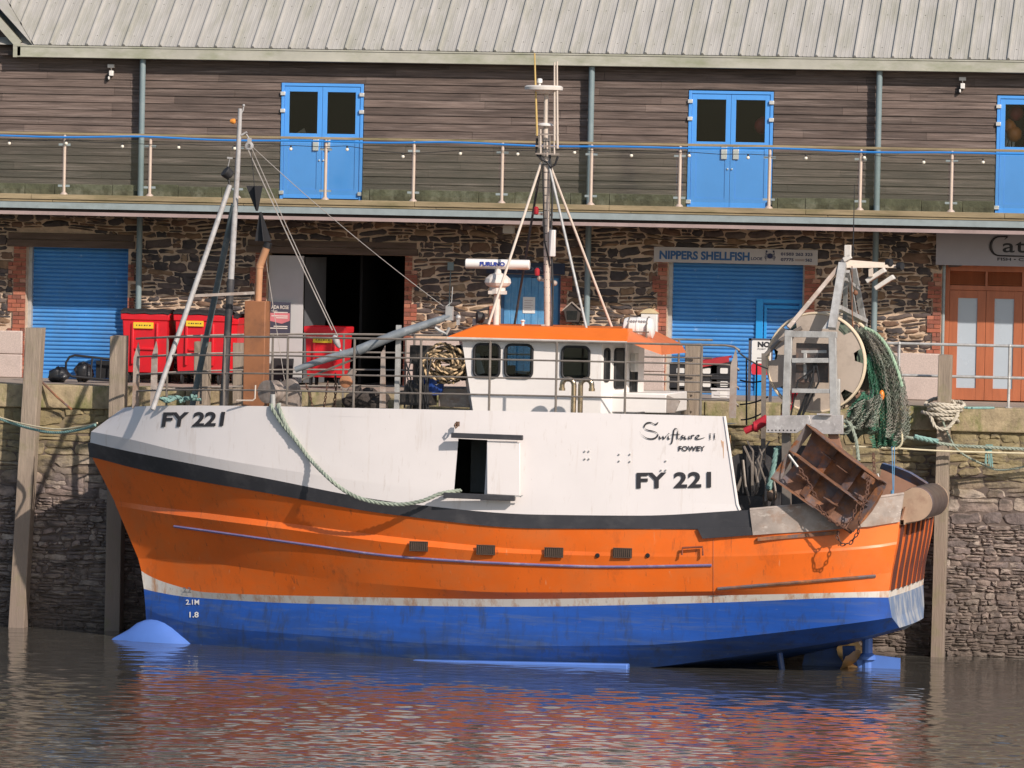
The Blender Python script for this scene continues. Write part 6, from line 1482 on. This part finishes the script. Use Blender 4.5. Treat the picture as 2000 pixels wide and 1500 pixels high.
# liferaft on its cradle
t = thing('liferaft_canister', 'white liferaft canister in a tube cradle on the aft end of the wheelhouse roof', 'liferaft', B(1250, 665, .6))
b = MB(); c = B(1248, 641, .6); b.lathe(c-BU*.27, BU, [(.10, 0), (.17, .03), (.185, .08), (.185, .24), (.195, .25), (.195, .29), (.185, .30), (.185, .46), (.17, .51), (.10, .54)], 20); b.build('canister', m_white, t)
b = MB()
for s in (-.15, .17): b.tube([c+BU*s+BN*.21-ZU*.2, c+BU*s+BN*.22+ZU*.05, c+BU*s+BN*.12+ZU*.12, c+BU*s+BN*.1-ZU*.0], .014, 6); b.tube([c+BU*s+(BN*math.cos(a)+ZU*math.sin(a))*.2 for a in [2*math.pi*k/16 for k in range(16)]], .010, 5, closed=True)
b.tube([c-BU*.15+BN*.22-ZU*.06, c+BU*.22+BN*.22-ZU*.06], .014, 6); b.tube([c-BU*.2-ZU*.2+BN*.2, c+BU*.3-ZU*.22+BN*.2], .016, 6); b.build('cradle', m_pipe, t)
b = MB(); b.obox(c-BU*.19+BN*.15-ZU*.06, BU*.05, BN*.05, ZU*.06); b.build('light', m_bo, t)
b = MB()
for k in range(8): b.obox(c+BU*(-.15+.045*k)+BN*.155+ZU*.115, BU*.013, BN*.01, ZU*.022)
b.build('print', M('grey_print', (.3, .28, .28), .5, var=0), t)
# trawl doors
def trawl_door(px4, hb, lb, ed=.30, cat='trawl door'):
    A_, B_, C_, D_ = [B(x, y, hb) for x, y in px4]           # top left, right, bottom, left
    t = thing('trawl_door', lb, cat, (A_+B_+C_+D_)/4, 'rusty trawl doors on the stern')
    n = (-BN+BU*.42-ZU*.30).normalized()
    def g(u, v): return (D_*(1-u)+C_*u)*(1-v)+(A_*(1-u)+B_*u)*v
    cam_ = lambda u: .16*math.sin(math.pi*u)
    b = MB(); N_ = 12
    b.rows([[g(i/N_, j/6)+n*(ed-.05-cam_(i/N_)*.0+.12*math.sin(math.pi*j/6)) for i in range(N_+1)] for j in range(7)]); b.rows([[g(i/N_, j/6)+n*(ed-.035+.12*math.sin(math.pi*j/6)) for i in range(N_+1)] for j in range(7)][::-1])
    b.build('door_plate', m_rust, t, sharp=40)
    def curvedplate(v, lift, dep, name):
        b = MB(); up = (g(.5, 1)-g(.5, 0)).normalized(); f1 = []; f2 = []
        for i in range(N_+1):
            u = i/N_; f1.append(g(u, v)-n*lift*math.sin(math.pi*u)); f2.append(g(u, v)+n*dep)
        b.rows([f1, f2]); b.rows([[p+up*.016 for p in f2], [p+up*.016 for p in f1]]); b.rows([[p+up*.016 for p in f1], f1]); b.build(name, m_rust, t, sharp=40)
    curvedplate(1.0, .16, ed, 'shoe_plate'); curvedplate(.02, .02, ed, 'shoe_plate'); curvedplate(.52, .04, ed, 'stiffener')
    b = MB(); up = (g(.5, 1)-g(.5, 0)).normalized(); al = (g(1, .5)-g(0, .5)).normalized()
    b.rows([[g(0, j/6)+n*(0.02*0) for j in range(7)], [g(0, j/6)-al*.05*math.sin(math.pi*j/6)+n*ed for j in range(7)]]); b.build('side_plate', M('scraped_steel', (.30, .27, .27), .5, metal=.2, var=.3, scale=3, grime=(.38, .13, .03), gamt=.9, gscale=2.2, gth=(.5, .58)), t)
    b = MB()
    for u in (.33, .66, .985): b.bar(g(u, .06)+n*.22, g(u, .96)+n*.22, .014, .15, up=n.cross(up))
    for u, v in ((.2, .3), (.52, .78), (.3, .8), (.6, .25), (.85, .6)): b.prism([g(u, v)+n*.02, g(u+.13, v)+n*.02, g(u+.13, v)+n*.2, g(u, v)+n*.25], up*.012)
    b.obox(g(.9, .93), al*.09, n*.05, up*.05)
    b.build('web_plate', m_rust, t, sharp=0); return t, g
T1, g1 = trawl_door([(1574, 829), (1716, 938), (1646, 1036), (1504, 936)], 3.05, 'rusty ribbed trawl door hung over the side, nearest, with chains draped on it')
def shift(q, d): return [(x+d[0], y+d[1]) for x, y in q]
t = thing('trawl_door', 'rusty trawl door lying beyond the stern roller, its curved edge scraped blue', 'trawl door', B(1780, 940, -1.5), 'rusty trawl doors on the stern')
b = MB(); h2 = -1.2; e1 = [B(x, y, h2) for x, y in ((1722, 905), (1745, 911), (1775, 923), (1805, 942), (1832, 965))]; e2 = [B(x, y, h2-.15) for x, y in ((1718, 915), (1742, 930), (1772, 945), (1802, 957), (1830, 966))]
b.rows([e1, e2]); b.rows([[p-BN*.3 for p in e1], e1]); b.build('shoe_plate', M('blue_scraped_rust', (.20, .14, .13), .55, var=.3, grime=(.07, .14, .30), gamt=.9, gscale=3, gth=(.42, .55)), t)
b = MB(); b.prism([B(1722, 916, h2-.1), B(1830, 968, h2-.1), B(1800, 1010, h2-.1), B(1705, 1000, h2-.1)], BN*-.03); b.build('door_plate', M('tan_rust', (.33, .18, .12), .7, var=.3, grime=(.2, .12, .1), gamt=.6, gscale=3), t)
# chains
m_chain = M('rusty_chain', (.13, .065, .045), .7, metal=.3, var=.3)
def chain(pts, lb, step=.075, r=.010):
    pts = [Vector(p) for p in pts]; q = [pts[0]]
    L_ = 0; seg = []
    for a, c in zip(pts[:-1], pts[1:]): seg.append((L_, a, c)); L_ += (c-a).length
    b = MB(); k = 0; s = 0
    while s < L_:
        a, c = next((a, c) for l0, a, c in reversed(seg) if s >= l0); l0 = [l for l, a2, c2 in seg if a2 is a][0]
        d = (c-a).normalized(); p = a+d*(s-l0); o = d.cross(BN).normalized() if k % 2 else (d.cross(ZU).normalized() if d.cross(ZU).length > .1 else BU)
        o = (o+BN*.3).normalized() if k % 2 else (BN*.8+o*.6).normalized()
        b.tube([p+d*(math.cos(t)*step*.62)+o*(math.sin(t)*step*.32) for t in [2*math.pi*j/10 for j in range(10)]], r, 5, closed=True); s += step; k += 1
    tag(b.build('chain', m_chain), lb, 'chain'); 
def cat_(a, c, s, n=10): return [a.lerp(c, i/n)-ZU*s*4*(i/n)*(1-i/n) for i in range(n+1)]
chain([B(1560, 912, 3.1), B(1578, 940, 3.12), B(1592, 968, 3.1), B(1600, 978, 3.05)], 'short rusty chain hanging on the left part of the near trawl door')
chain([B(1697, 935, 3.15), B(1693, 965, 3.2), B(1680, 1005, 3.22), B(1676, 1040, 3.2), B(1662, 1060, 3.18), B(1645, 1064, 3.16), B(1636, 1050, 3.15), B(1636, 1036, 3.1)], 'rusty chain looping under the lower corner of the near trawl door')
chain([B(1672, 990, 3.2), B(1664, 1015, 3.2), B(1645, 1030, 3.2), B(1620, 1015, 3.15), B(1595, 985, 3.12)], 'rusty chain draped across the bottom plate of the near trawl door')
chain([B(1706, 890, 1.6), B(1708, 930, 1.7), B(1704, 960, 1.7)], 'dark bunch of chain hanging behind the near trawl door')
b = MB(); b.tube([B(1540, 888, 3.15), B(1558, 912, 3.12)], .022, 6); tag(b.build('warp_link', m_galv), 'short steel link at the top of the chain on the near trawl door', 'steel link')
b = MB(); b.tube([B(1714, 925, 1.8), B(1720, 945, 1.8), B(1716, 958, 1.8), B(1726, 980, 1.8), B(1735, 992, 1.8)], .018, 6); tag(b.build('wire_strop', m_galv), 'pale bent steel strop between the two trawl doors', 'strop')
b = MB()
for dx in (0, 5): b.tube([B(1742+dx, 872, .2), B(1744+dx*.3, 960, .2)], .008, 5)
b.lathe(B(1743, 960, .2)-ZU*.08, ZU, [(.03, 0), (.03, .1)], 8); tag(b.build('twine', M('blue_twine', (.12, .3, .5), .7)), 'pair of thin blue twines hanging from the net to the bulwark', 'twine')
# the trawl: netting as real meshes of twine over a draped, folded sheet
def netsheet(mb, f, nu, nv, r):
    rj = random.Random(nu*7+nv)
    pts = [[Vector(f(u/nu, v/nv))+Vector((rj.uniform(-1, 1), rj.uniform(-1, 1), rj.uniform(-1, 1)))*.012 for u in range(nu+1)] for v in range(nv+1)]
    def seg(a, c):
        d = c-a
        if d.length < 1e-4: return
        s = d.cross(BN); 
        if s.length < 1e-4: s = BU
        s = s.normalized()*r; w = d.cross(s).normalized()*r
        mb.add([a+s, a-s*.5+w, a-s*.5-w, c+s, c-s*.5+w, c-s*.5-w], [(0, 1, 4, 3), (1, 2, 5, 4), (2, 0, 3, 5)])
    for v in range(nv):
        for u in range(nu+1):
            if (u+v) % 2 == 0:
                if u < nu: seg(pts[v][u], pts[v+1][u+1])
                if u > 0: seg(pts[v][u], pts[v+1][u-1])
net = thing('trawl_net', 'green and grey trawl net hanging in folds from the net drum', 'fishing net', B(1740, 800, 0))
def fold(x, y, h): return B(x, y, h)
def curve_px(pts, t):
    n = len(pts)-1; i = min(int(t*n), n-1); f = t*n-i
    return tuple(pts[i][k]*(1-f)+pts[i+1][k]*f for k in range(len(pts[0])))
def drape(outer, inner, fn, ph, h0, h1):
    def f(u, v):
        a, c = curve_px(outer, v), curve_px(inner, v); x = c[0]+(a[0]-c[0])*u; y = c[1]+(a[1]-c[1])*u
        h = h0+(h1-h0)*u+.13*math.sin(fn*u*2*math.pi+ph+v*1.5)*min(1, v*3+.2)
        return B(x+3*math.sin(7*v+ph+5*u), y+2*math.sin(9*u+ph), h)
    return f
o1 = [(1690, 640), (1724, 662), (1752, 700), (1767, 750), (1776, 800), (1775, 845), (1760, 868)]
i1 = [(1672, 640), (1688, 668), (1702, 705), (1712, 760), (1716, 810), (1716, 850), (1712, 868)]
i2 = [(1690, 652), (1708, 690), (1722, 720), (1732, 770), (1735, 815), (1733, 840), (1728, 852)]
b = MB()
for k in range(4): netsheet(b, drape(o1, i2 if k < 2 else i1, 1.7+.4*k, k*2.1, .15-.08*k, -.2-.08*k), 16, 62, .0068)
b.build('folded_panel', m_netg, net, sharp=0)
b = MB(); o3 = [(1700, 690), (1725, 740), (1735, 790), (1745, 840), (1752, 872)]; i3 = [(1690, 700), (1700, 760), (1700, 810), (1700, 850), (1703, 874)]
for k in range(2): netsheet(b, drape(o3, i3, 2, k*1.7, .1, -.1), 18, 52, .007)
b.build('folded_panel', m_netgreen, net, sharp=0)
b = MB(); o4 = [(1690, 770), (1708, 790), (1712, 815), (1716, 842)]; i4 = [(1684, 765), (1672, 780), (1660, 800), (1652, 812)]
for k in range(2): netsheet(b, drape(o4, i4, 2.5, k*1.3, .8-.15*k, .5), 24, 30, .0072)
b.build('folded_panel', m_netgreen, net, sharp=0)
b = MB(); o5 = [(1720, 770), (1722, 790), (1716, 815), (1700, 838)]; i5 = [(1670, 790), (1660, 800), (1650, 815), (1648, 825)]
for k in range(2): netsheet(b, drape(o5, i5, 3, 2+k*1.9, .95-.2*k, .7), 26, 20, .0072)
b.build('folded_panel', m_netg, net, sharp=0)
b = MB(); rows = []       # the packed body of the net inside the folds
for i in range(24):
    f = i/23; c0 = curve_px([(1700, 655), (1722, 690), (1735, 740), (1740, 790), (1742, 830), (1738, 852)], f); wv = .04+.12*math.sin(math.pi*min(f*1.1+.08, 1))
    c = B(c0[0], c0[1], -.25); rows.append([c+BU*math.cos(a)*wv*(1+.2*math.sin(5*a+f*4))+BN*math.sin(a)*wv*(1+.15*math.sin(7*a+f*9)) for a in [2*math.pi*k/24 for k in range(24)]])
b.rows(rows, True)
rows = []
for i in range(16):
    f = i/15; c = B(1652+f*66, 838-10*math.sin(f*3)-f*16+8*math.sin(f*9), .3); wv = .30*math.sin(math.pi*min(max(f, .04), .96))**.6
    rows.append([c+ZU*math.cos(a)*wv*(1+.15*math.sin(4*a+f*6))+BN*math.sin(a)*wv*(1+.15*math.sin(5*a+f*9)) for a in [2*math.pi*k/22 for k in range(22)]])
b.rows(rows, True); b.build('packed_netting', m_net, net, sharp=50)
m_hl = M('head_line_rope', (.30, .42, .30), .8, var=.4, scale=9)
b = MB(); rope(b, [B(1688, 640, .2), B(1712, 652, .1), B(1734, 680, 0), B(1750, 715, 0), B(1762, 755, 0)], .03)
for k in range(0): x = 1655+k*9; rope(b, [B(x, 806+rnd.uniform(-6, 6), .75), B(x+12, 822+rnd.uniform(-8, 8), .8), B(x+26, 812+rnd.uniform(-8, 12), .75)], .018, 1)
b.build('head_line', m_hl, net)
b = MB(); rope(b, [B(1760, 838, -.1), B(1762, 860, -.1), B(1757, 872, -.1), B(1744, 878, -.1), B(1738, 874, -.1)], .02, 1); b.build('cod_line', m_cream, net)
b = MB(); c = B(1722, 772, .25); b.ball(c, .07, 12, 8, (.7, .7, 1.3)); b.build('net_float', m_bo, net)

# foredeck clutter
chain([B(598, 752, 1.9), B(606, 775, 1.9), B(612, 800, 1.85)], 'short chain hanging inside the bow rail, right of the winch', .05, .008)
chain([B(640, 748, 1.9), B(636, 775, 1.9), B(632, 800, 1.85)], 'short chain hanging inside the rail below the landing boom', .05, .008)
chain([B(655, 733, 1.9), B(656, 760, 1.9), B(652, 800, 1.85)], 'rusty chain with a shackle below the middle of the landing boom', .06, .010)
t = thing('snatch_block', 'orange-brown block lying on the foredeck by the landing boom', 'block', B(676, 745, 1.4)); b = MB(); b.lathe(B(676, 745, 1.4), BN, [(.05, -.05), (.11, -.03), (.11, .03), (.05, .05)], 16); b.build('sheave', M('orange_rust', (.45, .20, .10), .7, var=.3), t); b = MB(); b.bar(B(672, 760, 1.4), B(690, 722, 1.4), .05, .13); b.build('cheek', m_cast, t)
for k, (x, y) in enumerate(((705, 775), (728, 782))):
    lump('tarred_net', ('dark heap of tarred net on the foredeck left of the boom crutch', 'dark heap of tarred net on the foredeck right against the boom crutch')[k], 'net heap', B(x, y+12, .8), (.30, .3, .22), M('tarred_net', (.05, .04, .035), .9, var=.5, scale=12, bump=.02, bscale=18) if k == 0 else bpy.data.materials['tarred_net'], 20+k, 'heaps of tarred net on the foredeck', .2)
b = MB()
for k in range(6): b.tube([B(548+rnd.uniform(-4, 20), 800, .9), B(552+k*5, 770, 1.0), B(548+k*7, 745+rnd.uniform(-8, 8), .9)], .014, 6)
tag(b.build('hose', m_black), 'bundle of black hoses standing behind the forward winch', 'hose')
b = MB(); b.tube([B(462, 782, 2.05), B(494, 782, 2.05), B(498, 778, 2.05), B(499, 752, 2.05)], .014, 6); b.build('bent_rail', m_palepipe, boat)
